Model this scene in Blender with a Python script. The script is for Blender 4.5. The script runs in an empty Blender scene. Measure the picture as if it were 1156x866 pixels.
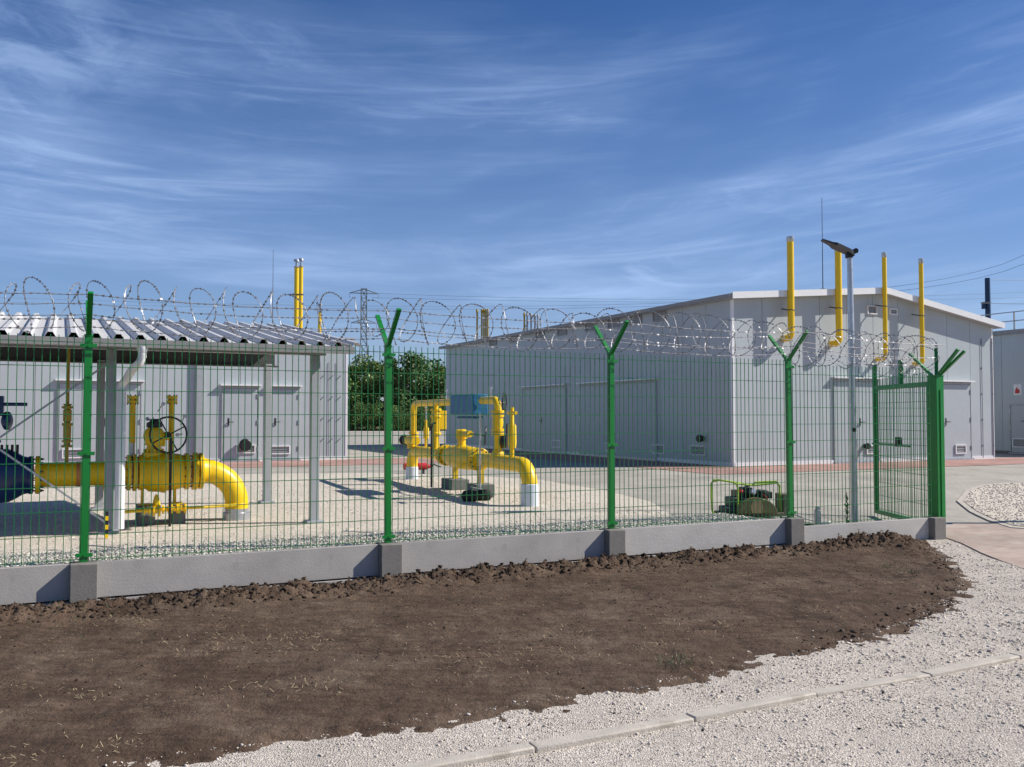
import bpy, bmesh, math, random
import numpy as np
from mathutils import Vector, Matrix, noise
R = math.radians
random.seed(7); rng = np.random.default_rng(7)
S = bpy.context.scene
COL = S.collection
EYE, FPX, PITCH = 1.25, 1042.0, R(2.03)

# ------------------------------------------------------------------ survey helpers
def ray(px, py):
    u, v = (px-578)/FPX, -(py-433)/FPX
    c, s = math.cos(PITCH), math.sin(PITCH)
    return Vector((u, c - v*s, s + v*c))
def on_ground(px, py, z=0.0):
    d = ray(px, py); k = (z-EYE)/d.z
    return Vector((d.x*k, d.y*k, z))
def at_depth(px, py, Y):
    d = ray(px, py); k = Y/d.y
    return Vector((d.x*k, Y, EYE + d.z*k))
ALPHA = R(26.1)
U = Vector((math.cos(ALPHA), math.sin(ALPHA), 0)); W = Vector((-U.y, U.x, 0))
class Frame:                       # a local frame: x along U, y along W
    def __init__(s, o, rz=ALPHA):
        s.o = Vector((o[0], o[1], 0)); s.u = Vector((math.cos(rz), math.sin(rz), 0)); s.w = Vector((-s.u.y, s.u.x, 0))
    def on_front(s, px, py, y=0.0):  # local (x, z) of the pixel on the plane local-y = y
        d = ray(px, py); n = s.w; o = s.o + n*y
        k = n.dot(o)/n.dot(d); p = d*k
        return (p - s.o).dot(s.u), EYE + p.z
    def on_side(s, px, py, x=0.0):
        d = ray(px, py); n = s.u; o = s.o + n*x
        k = n.dot(o)/n.dot(d); p = d*k
        return (p - s.o).dot(s.w), EYE + p.z
    def loc(s, p):
        q = Vector((p[0], p[1], 0)) - s.o
        return q.dot(s.u), q.dot(s.w)
    def wld(s, x, y, z=0):
        p = s.o + s.u*x + s.w*y; return Vector((p.x, p.y, z))
FEN = Frame((-3.56, 7.72))
def sst(a, b, x):
    t = min(1, max(0, (x-a)/(b-a))); return t*t*(3-2*t)
FRONT = -0.35
def level(x, y):
    t, s = FEN.loc((x, y))
    if s < 0.0: return FRONT
    a = sst(7.2, 10.4, t)
    return -0.35*a*(1-sst(0.0, 6.5, s))

# ------------------------------------------------------------------ materials
MATS = {}
def mat(name, col, rough=0.6, metal=0.0, var=0.12, vscale=6.0, bump=0.0, bscale=40.0, spec=0.5, dirt=None, island=False, detail=4, dstretch=None):
    m = bpy.data.materials.new(name); m.use_nodes = True
    nt = m.node_tree; b = nt.nodes['Principled BSDF']; N = nt.nodes.new; L = nt.links.new
    b.inputs['Roughness'].default_value = rough; b.inputs['Metallic'].default_value = metal
    b.inputs['Specular IOR Level'].default_value = spec
    tc = N('ShaderNodeTexCoord'); no = N('ShaderNodeTexNoise')
    no.inputs['Scale'].default_value = vscale; no.inputs['Detail'].default_value = detail; no.inputs['Roughness'].default_value = 0.6
    L(tc.outputs['Object'], no.inputs['Vector'])
    cr = N('ShaderNodeValToRGB'); L(no.outputs['Fac'], cr.inputs['Fac'])
    lo = [max(0, c*(1-var)) for c in col]; hi = [min(1, c*(1+var)) for c in col]
    cr.color_ramp.elements[0].position = 0.3; cr.color_ramp.elements[0].color = (*lo, 1)
    cr.color_ramp.elements[1].position = 0.7; cr.color_ramp.elements[1].color = (*hi, 1)
    out = cr.outputs['Color']
    if island:
        g = N('ShaderNodeNewGeometry'); c2 = N('ShaderNodeValToRGB'); L(g.outputs['Random Per Island'], c2.inputs['Fac'])
        c2.color_ramp.elements[0].color = (*[c*(1-island) for c in col], 1); c2.color_ramp.elements[1].color = (*[min(1, c*(1+island*0.6)) for c in col], 1)
        mx = N('ShaderNodeMix'); mx.data_type = 'RGBA'; mx.inputs['Factor'].default_value = 0.7
        L(out, mx.inputs['A']); L(c2.outputs['Color'], mx.inputs['B']); out = mx.outputs['Result']
    if dirt:
        dcol, dscale, dpos, damt = dirt
        n2 = N('ShaderNodeTexNoise'); n2.inputs['Scale'].default_value = dscale; n2.inputs['Detail'].default_value = 6; n2.inputs['Roughness'].default_value = 0.7
        if dstretch:
            mq = N('ShaderNodeMapping'); mq.inputs['Scale'].default_value = dstretch; L(tc.outputs['Object'], mq.inputs['Vector']); L(mq.outputs[0], n2.inputs['Vector'])
        else: L(tc.outputs['Object'], n2.inputs['Vector'])
        c2 = N('ShaderNodeValToRGB'); L(n2.outputs['Fac'], c2.inputs['Fac'])
        c2.color_ramp.elements[0].position = dpos; c2.color_ramp.elements[0].color = (0, 0, 0, 1)
        c2.color_ramp.elements[1].position = min(1, dpos+0.15); c2.color_ramp.elements[1].color = (damt, damt, damt, 1)
        mx = N('ShaderNodeMix'); mx.data_type = 'RGBA'; L(c2.outputs['Color'], mx.inputs['Factor'])
        L(out, mx.inputs['A']); mx.inputs['B'].default_value = (*dcol, 1); out = mx.outputs['Result']
    L(out, b.inputs['Base Color'])
    if bump:
        nb = N('ShaderNodeTexNoise'); nb.inputs['Scale'].default_value = bscale; nb.inputs['Detail'].default_value = 5; nb.inputs['Roughness'].default_value = 0.65
        L(tc.outputs['Object'], nb.inputs['Vector'])
        bp = N('ShaderNodeBump'); bp.inputs['Strength'].default_value = min(1, bump); bp.inputs['Distance'].default_value = 0.02*max(1, bump)
        L(nb.outputs['Fac'], bp.inputs['Height']); L(bp.outputs['Normal'], b.inputs['Normal'])
    MATS[name] = m
    return m
def paver_mat(name, c1, c2, mortar, bw=0.2, bh=0.1, rot=ALPHA, dirt=None):
    m = bpy.data.materials.new(name); m.use_nodes = True
    nt = m.node_tree; b = nt.nodes['Principled BSDF']; N = nt.nodes.new; L = nt.links.new
    b.inputs['Roughness'].default_value = 0.9; b.inputs['Specular IOR Level'].default_value = 0.25
    tc = N('ShaderNodeTexCoord'); mp = N('ShaderNodeMapping'); mp.inputs['Rotation'].default_value = (0, 0, -rot)
    L(tc.outputs['Object'], mp.inputs['Vector'])
    br = N('ShaderNodeTexBrick'); br.inputs['Scale'].default_value = 1
    br.inputs['Brick Width'].default_value = bw; br.inputs['Row Height'].default_value = bh; br.inputs['Mortar Size'].default_value = 0.004
    br.inputs['Color1'].default_value = (*c1, 1); br.inputs['Color2'].default_value = (*c2, 1); br.inputs['Mortar'].default_value = (*mortar, 1)
    L(mp.outputs['Vector'], br.inputs['Vector'])
    n2 = N('ShaderNodeTexNoise'); n2.inputs['Scale'].default_value = 0.7; n2.inputs['Detail'].default_value = 7; n2.inputs['Roughness'].default_value = 0.65
    L(tc.outputs['Object'], n2.inputs['Vector'])
    cr = N('ShaderNodeValToRGB'); L(n2.outputs['Fac'], cr.inputs['Fac'])
    cr.color_ramp.elements[0].position = 0.3; cr.color_ramp.elements[0].color = (0.72, 0.72, 0.72, 1)
    cr.color_ramp.elements[1].position = 0.68; cr.color_ramp.elements[1].color = (1.15, 1.13, 1.1, 1)
    mx = N('ShaderNodeMix'); mx.data_type = 'RGBA'; mx.blend_type = 'MULTIPLY'; mx.inputs['Factor'].default_value = 1
    L(br.outputs['Color'], mx.inputs['A']); L(cr.outputs['Color'], mx.inputs['B'])
    L(mx.outputs['Result'], b.inputs['Base Color'])
    bp = N('ShaderNodeBump'); bp.inputs['Strength'].default_value = 0.5; bp.inputs['Distance'].default_value = 0.01
    n3 = N('ShaderNodeTexNoise'); n3.inputs['Scale'].default_value = 25; n3.inputs['Detail'].default_value = 4
    L(tc.outputs['Object'], n3.inputs['Vector'])
    L(n3.outputs['Fac'], bp.inputs['Height']); L(bp.outputs['Normal'], b.inputs['Normal'])
    MATS[name] = m
    return m
def gravel_mat(name, col, cell, dirtcol, bumpd=0.012, contrast=0.45):
    m = bpy.data.materials.new(name); m.use_nodes = True
    nt = m.node_tree; b = nt.nodes['Principled BSDF']; N = nt.nodes.new; L = nt.links.new
    b.inputs['Roughness'].default_value = 0.95; b.inputs['Specular IOR Level'].default_value = 0.2
    tc = N('ShaderNodeTexCoord')
    v = N('ShaderNodeTexVoronoi'); v.inputs['Scale'].default_value = 1/cell; v.inputs['Randomness'].default_value = 1
    L(tc.outputs['Object'], v.inputs['Vector'])
    sep = N('ShaderNodeSeparateColor'); L(v.outputs['Color'], sep.inputs['Color'])
    c1 = N('ShaderNodeValToRGB'); L(sep.outputs[0], c1.inputs['Fac'])
    c1.color_ramp.elements[0].color = (*[c*(1-contrast) for c in col], 1); c1.color_ramp.elements[1].color = (*[min(1, c*(1+contrast*0.7)) for c in col], 1)
    n = N('ShaderNodeTexNoise'); n.inputs['Scale'].default_value = 0.9; n.inputs['Detail'].default_value = 8; n.inputs['Roughness'].default_value = 0.7
    L(tc.outputs['Object'], n.inputs['Vector'])
    c2 = N('ShaderNodeValToRGB'); L(n.outputs['Fac'], c2.inputs['Fac'])
    c2.color_ramp.elements[0].position = 0.42; c2.color_ramp.elements[0].color = (0, 0, 0, 1)
    c2.color_ramp.elements[1].position = 0.75; c2.color_ramp.elements[1].color = (0.75, 0.75, 0.75, 1)
    mx = N('ShaderNodeMix'); mx.data_type = 'RGBA'; L(c2.outputs['Color'], mx.inputs['Factor'])
    L(c1.outputs['Color'], mx.inputs['A']); mx.inputs['B'].default_value = (*dirtcol, 1)
    L(mx.outputs['Result'], b.inputs['Base Color'])
    bp = N('ShaderNodeBump'); bp.inputs['Strength'].default_value = 0.9; bp.inputs['Distance'].default_value = bumpd; bp.invert = True
    L(v.outputs['Distance'], bp.inputs['Height']); L(bp.outputs['Normal'], b.inputs['Normal'])
    MATS[name] = m
    return m

WALL = mat('wall_panel_grey', (0.43, 0.47, 0.487), 0.42, 0, 0.05, 1.1, dirt=((0.33, 0.32, 0.29), 2.2, 0.56, 0.35), dstretch=(1.6, 1.6, 0.22))
WALLIN = mat('seam_dark', (0.16, 0.165, 0.175), 0.8)
DFRAME = mat('door_frame_grey', (0.375, 0.40, 0.41), 0.5)
TRIM = mat('trim_white', (0.78, 0.78, 0.78), 0.4, 0, 0.03, dirt=((0.55, 0.53, 0.5), 3, 0.6, 0.3))
DOORM = mat('door_grey', (0.412, 0.45, 0.468), 0.45, 0, 0.03)
LOUV = mat('louvre_grey', (0.30, 0.31, 0.32), 0.5)
BLACK = mat('black_plastic', (0.012, 0.012, 0.014), 0.45)
RUBBER = mat('black_rubber', (0.02, 0.02, 0.02), 0.8)
ROOFM = mat('roof_sheet', (0.52, 0.53, 0.55), 0.35, 0.35, 0.06, 2.0, dirt=((0.35, 0.33, 0.3), 2.5, 0.6, 0.4))
CANOPY = mat('canopy_sheet', (0.55, 0.545, 0.53), 0.5, 0.0, 0.06, 3.0)
GUTM = mat('gutter_grey', (0.27, 0.265, 0.26), 0.5, 0, 0.1)
STEELG = mat('painted_steel_grey', (0.34, 0.36, 0.38), 0.5, 0, 0.06)
DARKST = mat('dark_steel', (0.07, 0.075, 0.075), 0.6)
PIPEW = mat('downpipe_white', (0.72, 0.73, 0.74), 0.35, 0, 0.04)
GALV = mat('galvanised', (0.50, 0.51, 0.53), 0.38, 0.75, 0.15, 14)
RAZOR = mat('razor_wire_steel', (0.30, 0.30, 0.315), 0.48, 0.5, 0.2, 30)
GREEN = mat('fence_green', (0.004, 0.19, 0.028), 0.35, 0, 0.1, 5, dirt=((0.02, 0.12, 0.03), 9, 0.6, 0.4))
WIREG = mat('wire_green', (0.009, 0.165, 0.042), 0.35, 0, 0.1, 3)
YEL = mat('pipe_yellow', (0.82, 0.54, 0.003), 0.38, 0, 0.06, 5, dirt=((0.50, 0.30, 0.03), 5, 0.55, 0.45))
YELD = mat('dull_yellow', (0.36, 0.25, 0.02), 0.5, 0, 0.15, 20)
BLUE = mat('valve_blue', (0.006, 0.028, 0.11), 0.35, 0, 0.15, 4)
TARP = mat('blue_cover', (0.010, 0.13, 0.29), 0.5, 0, 0.25, 9, bump=0.6, bscale=14)
COPPER = mat('orange_band', (0.55, 0.22, 0.06), 0.5)
WHITEP = mat('white_wrap', (0.62, 0.68, 0.74), 0.5, 0, 0.06)
CONC = mat('plinth_concrete', (0.395, 0.375, 0.35), 0.85, 0, 0.16, 1.6, bump=0.15, bscale=60, spec=0.3, dirt=((0.22, 0.20, 0.18), 5, 0.60, 0.45), detail=8)
CONC2 = mat('plinth_concrete_pitted', (0.47, 0.45, 0.42), 0.85, 0, 0.10, 2.2, bump=0.2, bscale=50, spec=0.3, dirt=((0.12, 0.11, 0.10), 11, 0.68, 0.9))
CONCD = mat('plinth_post_concrete', (0.20, 0.19, 0.175), 0.9, 0, 0.12, 8, bump=0.2, bscale=80, spec=0.2)
BLOCK = mat('support_block_grey', (0.15, 0.16, 0.155), 0.85, 0, 0.15, 10, bump=0.2)
KERB = mat('kerb_concrete', (0.48, 0.44, 0.38), 0.9, 0, 0.12, 9, bump=0.35, bscale=90, spec=0.2, dirt=((0.30, 0.26, 0.21), 5, 0.55, 0.7))
LIME = mat('lime_paint', (0.36, 0.52, 0.05), 0.4, 0, 0.1)
OLIVE = mat('olive_cover', (0.19, 0.15, 0.06), 0.5, 0, 0.2, 8)
CARD = mat('bare_wood', (0.50, 0.34, 0.17), 0.8, 0, 0.25, 14)
BROWN = mat('brown_board', (0.19, 0.15, 0.10), 0.7, 0, 0.2, 8)
RED = mat('red_paint', (0.50, 0.02, 0.025), 0.4)
SOIL = mat('dark_soil', (0.098, 0.068, 0.049), 0.95, 0, 0.30, 2.2, bump=1.0, bscale=38, spec=0.15, dirt=((0.155, 0.116, 0.086), 1.4, 0.48, 0.75), detail=8)
CLOD = mat('soil_clod', (0.070, 0.049, 0.036), 0.95, 0, 0.3, 14, bump=0.8, bscale=60, spec=0.15, island=0.35)
STRAW = mat('dry_straw', (0.50, 0.40, 0.24), 0.8, 0, 0.3, 30, island=0.4)
WEED = mat('weed_green', (0.06, 0.10, 0.03), 0.7, 0, 0.3, 30, island=0.4)
STONE = mat('crushed_limestone', (0.61, 0.55, 0.475), 0.9, 0, 0.26, 1.0, spec=0.2, island=0.42, detail=8)
PEB = mat('white_pebble', (0.70, 0.66, 0.56), 0.85, 0, 0.1, 3, spec=0.3, island=0.5)
GRAV = gravel_mat('gravel_bed', (0.58, 0.52, 0.45), 0.010, (0.40, 0.36, 0.315), 0.008)
YARD = gravel_mat('yard_gravel_bed', (0.70, 0.63, 0.53), 0.016, (0.54, 0.48, 0.40), 0.014, 0.4)
PAVE = paver_mat('grey_pavers', (0.38, 0.355, 0.315), (0.42, 0.395, 0.35), (0.28, 0.26, 0.23))
PINK = paver_mat('red_pavers', (0.37, 0.205, 0.18), (0.43, 0.26, 0.23), (0.35, 0.30, 0.27))
DUSTY = paver_mat('dusty_red_pavers', (0.38, 0.29, 0.245), (0.45, 0.37, 0.32), (0.42, 0.38, 0.34))
GRASS = mat('dry_grass_field', (0.10, 0.12, 0.04), 0.95, 0, 0.35, 0.4, spec=0.1, dirt=((0.24, 0.19, 0.10), 0.12, 0.5, 0.7))
LEAF = [mat('leaf_a', (0.11, 0.20, 0.035), 0.6, 0, 0.3, 0.8, island=0.5), mat('leaf_b', (0.15, 0.22, 0.045), 0.6, 0, 0.3, 0.8, island=0.5), mat('leaf_c', (0.075, 0.15, 0.028), 0.6, 0, 0.3, 0.8, island=0.5)]
BARK = mat('bark', (0.12, 0.09, 0.06), 0.9)
PYL = mat('pylon_steel', (0.24, 0.26, 0.28), 0.6, 0.3)
NAVY = mat('dark_blue_mast', (0.012, 0.04, 0.10), 0.5)
CABLE = mat('cable_grey', (0.10, 0.11, 0.13), 0.6)
SIGNW = mat('sign_white', (0.75, 0.75, 0.75), 0.5)
SOLAR = mat('solar_panel', (0.012, 0.014, 0.03), 0.2)

# ------------------------------------------------------------------ mesh builder
class MB:
    def __init__(s): s.v, s.f = [], []
    def add(s, vs, fs):
        o = len(s.v); s.v += [tuple(p) for p in vs]; s.f += [tuple(i+o for i in f) for f in fs]; return s
    def box(s, c, size, M=None):
        x, y, z = (k/2 for k in size); c = Vector(c)
        vs = [Vector((a*x, b*y, d*z)) for d in (-1, 1) for b in (-1, 1) for a in (-1, 1)]
        if M is not None: vs = [M @ p for p in vs]
        return s.add([p+c for p in vs], [(0, 2, 3, 1), (4, 5, 7, 6), (0, 1, 5, 4), (2, 6, 7, 3), (0, 4, 6, 2), (1, 3, 7, 5)])
    def span(s, a, b):               # box from corner a to corner b
        return s.box([(p+q)/2 for p, q in zip(a, b)], [abs(q-p) for p, q in zip(a, b)])
    def bar(s, p, q, w, h=None, up=(0, 0, 1)):
        h = h or w; p, q = Vector(p), Vector(q); d = (q-p).normalized(); up = Vector(up)
        if abs(d.dot(up)) > 0.99: up = Vector((0, 1, 0))
        a = d.cross(up).normalized()*w/2; b = a.cross(d).normalized()*h/2
        vs = [p-a-b, p+a-b, p+a+b, p-a+b, q-a-b, q+a-b, q+a+b, q-a+b]
        return s.add(vs, [(0, 3, 2, 1), (4, 5, 6, 7), (0, 1, 5, 4), (1, 2, 6, 5), (2, 3, 7, 6), (3, 0, 4, 7)])
    def tube(s, pts, r, n=10, caps=True):
        pts = [Vector(p) for p in pts]; rs = r if isinstance(r, (list, tuple)) else [r]*len(pts)
        vs, fs = [], []; prev = None
        for i, p in enumerate(pts):
            d = (pts[min(i+1, len(pts)-1)] - pts[max(i-1, 0)]).normalized()
            if prev is None:
                a = d.cross(Vector((0, 0, 1)) if abs(d.z) < 0.9 else Vector((1, 0, 0))).normalized()
            else:
                a = (prev - d*prev.dot(d)).normalized()
            prev = a; b = d.cross(a)
            for k in range(n):
                an = 2*math.pi*k/n; vs.append(p + a*(math.cos(an)*rs[i]) + b*(math.sin(an)*rs[i]))
        for i in range(len(pts)-1):
            for k in range(n):
                k2 = (k+1) % n; fs.append((i*n+k, i*n+k2, (i+1)*n+k2, (i+1)*n+k))
        if caps:
            fs.append(tuple(range(n-1, -1, -1))); fs.append(tuple((len(pts)-1)*n+k for k in range(n)))
        return s.add(vs, fs)
    def lathe(s, o, d, prof, n=24):   # profile of (distance along d, radius)
        o, d = Vector(o), Vector(d).normalized()
        a = d.cross(Vector((0, 0, 1)) if abs(d.z) < 0.9 else Vector((1, 0, 0))).normalized(); b = d.cross(a)
        vs, fs = [], []
        for t, r in prof:
            for k in range(n):
                an = 2*math.pi*k/n; vs.append(o + d*t + (a*math.cos(an) + b*math.sin(an))*r)
        for i in range(len(prof)-1):
            for k in range(n):
                k2 = (k+1) % n; fs.append((i*n+k, i*n+k2, (i+1)*n+k2, (i+1)*n+k))
        fs.append(tuple(range(n-1, -1, -1))); fs.append(tuple((len(prof)-1)*n+k for k in range(n)))
        return s.add(vs, fs)
    def ring(s, c, nrm, RR, r, n=32, m=8):
        c, nrm = Vector(c), Vector(nrm).normalized()
        a = nrm.cross(Vector((0, 0, 1)) if abs(nrm.z) < 0.9 else Vector((1, 0, 0))).normalized(); b = nrm.cross(a)
        vs, fs = [], []
        for i in range(n):
            an = 2*math.pi*i/n; rad = a*math.cos(an) + b*math.sin(an)
            for j in range(m):
                bn = 2*math.pi*j/m; vs.append(c + rad*(RR + r*math.cos(bn)) + nrm*(r*math.sin(bn)))
        for i in range(n):
            for j in range(m):
                fs.append((i*m+j, ((i+1) % n)*m+j, ((i+1) % n)*m+(j+1) % m, i*m+(j+1) % m))
        return s.add(vs, fs)
    def extrude(s, poly, axis, a, b):  # closed polygon of (p, q) swept along an axis from a to b
        def pt(p, q, t): return {'x': (t, p, q), 'y': (p, t, q), 'z': (p, q, t)}[axis]
        n = len(poly); vs = [pt(p, q, a) for p, q in poly] + [pt(p, q, b) for p, q in poly]
        fs = [(i, (i+1) % n, n+(i+1) % n, n+i) for i in range(n)] + [tuple(range(n-1, -1, -1)), tuple(range(n, 2*n))]
        return s.add(vs, fs)
    def build(s, name, m, parent=None, bevel=0.0, smooth=35):
        me = bpy.data.meshes.new(name); me.from_pydata(s.v, [], s.f)
        bm = bmesh.new(); bm.from_mesh(me); bmesh.ops.recalc_face_normals(bm, faces=bm.faces); bm.to_mesh(me); bm.free()
        me.materials.append(m); me.update()
        if smooth: me.shade_smooth(); me.set_sharp_from_angle(angle=R(smooth))
        o = bpy.data.objects.new(name, me); COL.objects.link(o)
        if parent: o.parent = parent
        if bevel:
            b = o.modifiers.new('bevel', 'BEVEL'); b.width = bevel; b.segments = 2; b.limit_method = 'ANGLE'; b.angle_limit = R(40)
        return o
def tag(o, label=None, cat=None, group=None, kind=None):
    if label: o['label'] = label
    if cat: o['category'] = cat
    if group: o['group'] = group
    if kind: o['kind'] = kind
    return o
def thing(name, label, cat, loc, rz=0.0, group=None):
    o = bpy.data.objects.new(name, None); COL.objects.link(o); o.empty_display_size = 0.2
    o.location = loc; o.rotation_euler = (0, 0, rz)
    return tag(o, label, cat, group)
def dup(root, loc, rz, label):
    r = root.copy(); COL.objects.link(r); r.location = loc; r.rotation_euler = (0, 0, rz); r['label'] = label
    for ch in list(root.children):
        c = ch.copy(); COL.objects.link(c); c.parent = r
        for g in list(ch.children):
            d = g.copy(); COL.objects.link(d); d.parent = c
    return r
def np_mesh(name, V, Fc, m, smooth=False):   # V (n,3), Fc (k, sides)
    me = bpy.data.meshes.new(name); V = np.asarray(V, dtype=np.float32); Fc = np.asarray(Fc, dtype=np.int32); k, sd = Fc.shape
    me.vertices.add(len(V)); me.vertices.foreach_set('co', V.ravel())
    me.loops.add(k*sd); me.loops.foreach_set('vertex_index', Fc.ravel())
    me.polygons.add(k); me.polygons.foreach_set('loop_start', np.arange(0, k*sd, sd, dtype=np.int32))
    try: me.polygons.foreach_set('loop_total', np.full(k, sd, dtype=np.int32))
    except Exception: pass
    me.update(calc_edges=True); me.validate()
    me.materials.append(m)
    if smooth: me.shade_smooth()
    o = bpy.data.objects.new(name, me); COL.objects.link(o)
    return o
def blobs():                                  # a few irregular low stones
    out = []
    for k in range(6):
        bm = bmesh.new(); bmesh.ops.create_icosphere(bm, subdivisions=1, radius=1)
        rr = random.Random(k)
        for v in bm.verts: v.co *= rr.uniform(0.5, 1.2)
        out.append((np.array([v.co[:] for v in bm.verts]), np.array([[v.index for v in f.verts] for f in bm.faces])))
        bm.free()
    return out
BL = blobs()
def scatter(name, P, rad, m, flat=0.65, sink=0.2):
    n = len(P); P = np.asarray(P); Vs, Fs = [], []; off = 0
    kind = rng.integers(0, len(BL), n)
    for k in range(len(BL)):
        idx = np.where(kind == k)[0]
        if not len(idx): continue
        bv, bf = BL[k]
        an = rng.uniform(0, 2*np.pi, len(idx)); ca, sa = np.cos(an)[:, None], np.sin(an)[:, None]
        sx = rng.uniform(0.75, 1.35, (len(idx), 1)); sz = rng.uniform(flat*0.7, flat*1.3, (len(idx), 1)); r = rad[idx][:, None]
        X = bv[None, :, 0]*sx; Y = bv[None, :, 1]/sx; Z = bv[None, :, 2]*sz
        tl = rng.normal(0, 0.35, (len(idx), 1)); Z = Z + X*tl*0.5
        q = np.stack([(X*ca - Y*sa)*r, (X*sa + Y*ca)*r, Z*r], -1) + P[idx][:, None, :]
        q[:, :, 2] += (rad[idx]*flat*(1-2*sink)*0.5)[:, None]
        nv = bv.shape[0]
        Vs.append(q.reshape(-1, 3)); Fs.append((bf[None] + (np.arange(len(idx))*nv)[:, None, None] + off).reshape(-1, 3)); off += nv*len(idx)
    return np_mesh(name, np.concatenate(Vs), np.concatenate(Fs), m)
def inside(poly, x, y):
    x = np.asarray(x); y = np.asarray(y); r = np.zeros(x.shape, bool); n = len(poly)
    for i in range(n):
        x1, y1 = poly[i][:2]; x2, y2 = poly[(i+1) % n][:2]
        if y1 == y2: continue
        c = ((y1 > y) != (y2 > y)) & (x < (x2-x1)*(y-y1)/(y2-y1) + x1); r ^= c
    return r
def edge_dist(poly, x, y):
    d = np.full(np.shape(x), 1e9)
    for i in range(len(poly)):
        x1, y1 = poly[i][:2]; x2, y2 = poly[(i+1) % len(poly)][:2]; L = (x2-x1)**2+(y2-y1)**2
        t = np.clip(((x-x1)*(x2-x1)+(y-y1)*(y2-y1))/L, 0, 1)
        d = np.minimum(d, np.hypot(x-x1-t*(x2-x1), y-y1-t*(y2-y1)))
    return d
def sheet(name, poly, dz, m, grid=None, zf=level, kind='structure'):
    bm = bmesh.new(); vs = [bm.verts.new((p[0], p[1], 0)) for p in poly]; bm.faces.new(vs)
    if grid:
        x0, x1, y0, y1, st = grid
        for k in range(int((x1-x0)/st)+1): bmesh.ops.bisect_plane(bm, geom=bm.verts[:]+bm.edges[:]+bm.faces[:], plane_co=(x0+k*st, 0, 0), plane_no=(1, 0, 0))
        for k in range(int((y1-y0)/st)+1): bmesh.ops.bisect_plane(bm, geom=bm.verts[:]+bm.edges[:]+bm.faces[:], plane_co=(0, y0+k*st, 0), plane_no=(0, 1, 0))
    bmesh.ops.triangulate(bm, faces=[f for f in bm.faces if len(f.verts) > 4])
    for v in bm.verts: v.co.z = (zf(v.co.x, v.co.y) if zf else 0) + dz
    bmesh.ops.recalc_face_normals(bm, faces=bm.faces)
    bm.normal_update()
    for f in bm.faces:
        if f.normal.z < 0: f.normal_flip()
    me = bpy.data.meshes.new(name); bm.to_mesh(me); bm.free(); me.materials.append(m)
    o = bpy.data.objects.new(name, me); COL.objects.link(o)
    if kind: o['kind'] = kind
    return o

# ------------------------------------------------------------------ ground
sheet('ground', [(-3000, -200), (3000, -200), (3000, 5000), (-3000, 5000)], -0.45, GRASS, zf=None)
far = 78.0
sheet('field', [(-300, far), (300, far), (300, 600), (-300, 600)], -0.02, GRASS, zf=None)
pv = [FEN.wld(-18, 0.03), FEN.wld(10.2, 0.03), FEN.wld(26, 0.03), (60, 40), (60, far), (-60, far), (-60, 20)]
sheet('pavement', pv, 0.0, PAVE, grid=(3, 16, 10, 26, 0.5))
# pale road kerb along the far edge of the paving
sheet('far_kerb', [(-60, far-6.5), (60, far-6.5), (60, far-3.5), (-60, far-3.5)], 0.012, KERB)
yg = [FEN.wld(-18, 0.06), FEN.wld(6.6, 0.06), on_ground(762, 585), on_ground(735, 566), on_ground(680, 553), on_ground(610, 542), on_ground(545, 538), on_ground(430, 534), on_ground(310, 535), FEN.wld(-18, 13.5)]
sheet('yard_gravel', yg, 0.006, YARD)
B1 = Frame((5.46, 22.85)); B2 = Frame((-4.75, 26.6)); B3 = Frame((17.8, 28.3))
def apron(fr, a, b, c, d): return [fr.wld(a, c), fr.wld(b, c), fr.wld(b, d), fr.wld(a, d)]
sheet('red_paving', [B1.wld(-2.3, -2.3), B1.wld(16, -2.3), B1.wld(16, 0.3), B1.wld(0.2, 0.3), B1.wld(0.2, 19), B1.wld(-2.3, 19)], 0.008, PINK)
sheet('red_paving', [B2.wld(-20, -3.0), B2.wld(3.6, -3.0), B2.wld(3.6, 0.2), B2.wld(-20, 0.2)], 0.008, PINK)
# front gravel, gently uneven
def front_z(x, y):
    t, s = FEN.loc((x, y))
    z = 0.016*noise.noise((x*0.7, y*0.7, 1.3)) + 0.009*noise.noise((x*2.5, y*2.5, 4.2))
    return FRONT + z*(1-sst(-0.9, -0.1, s))*(1-sst(9.0, 9.8, t)*0.85)
fg = [(-14, -3), (24, -3), FEN.wld(30, -0.02), FEN.wld(-9, -0.02)]
sheet('gravel_path', fg, 0.0, GRAV, grid=(-6, 12, 2, 16, 0.25), zf=front_z)
pp_px = [(1062, 603), (1066, 596), (1078, 590), (1156, 589), (1420, 589), (1480, 600), (1420, 700), (1260, 668), (1156, 640), (1128, 630), (1108, 622), (1085, 611)]
pp = [tuple(on_ground(a, b, FRONT+0.03)[:2]) for a, b in pp_px]
gp_ = sheet('gate_paving', pp, 0.0, DUSTY, grid=(4, 14, 9, 18, 0.5), zf=lambda x, y: max(level(x, y), FRONT)+0.012)
sm_ = gp_.modifiers.new('solid', 'SOLIDIFY'); sm_.thickness = 0.1; sm_.offset = -1
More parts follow.
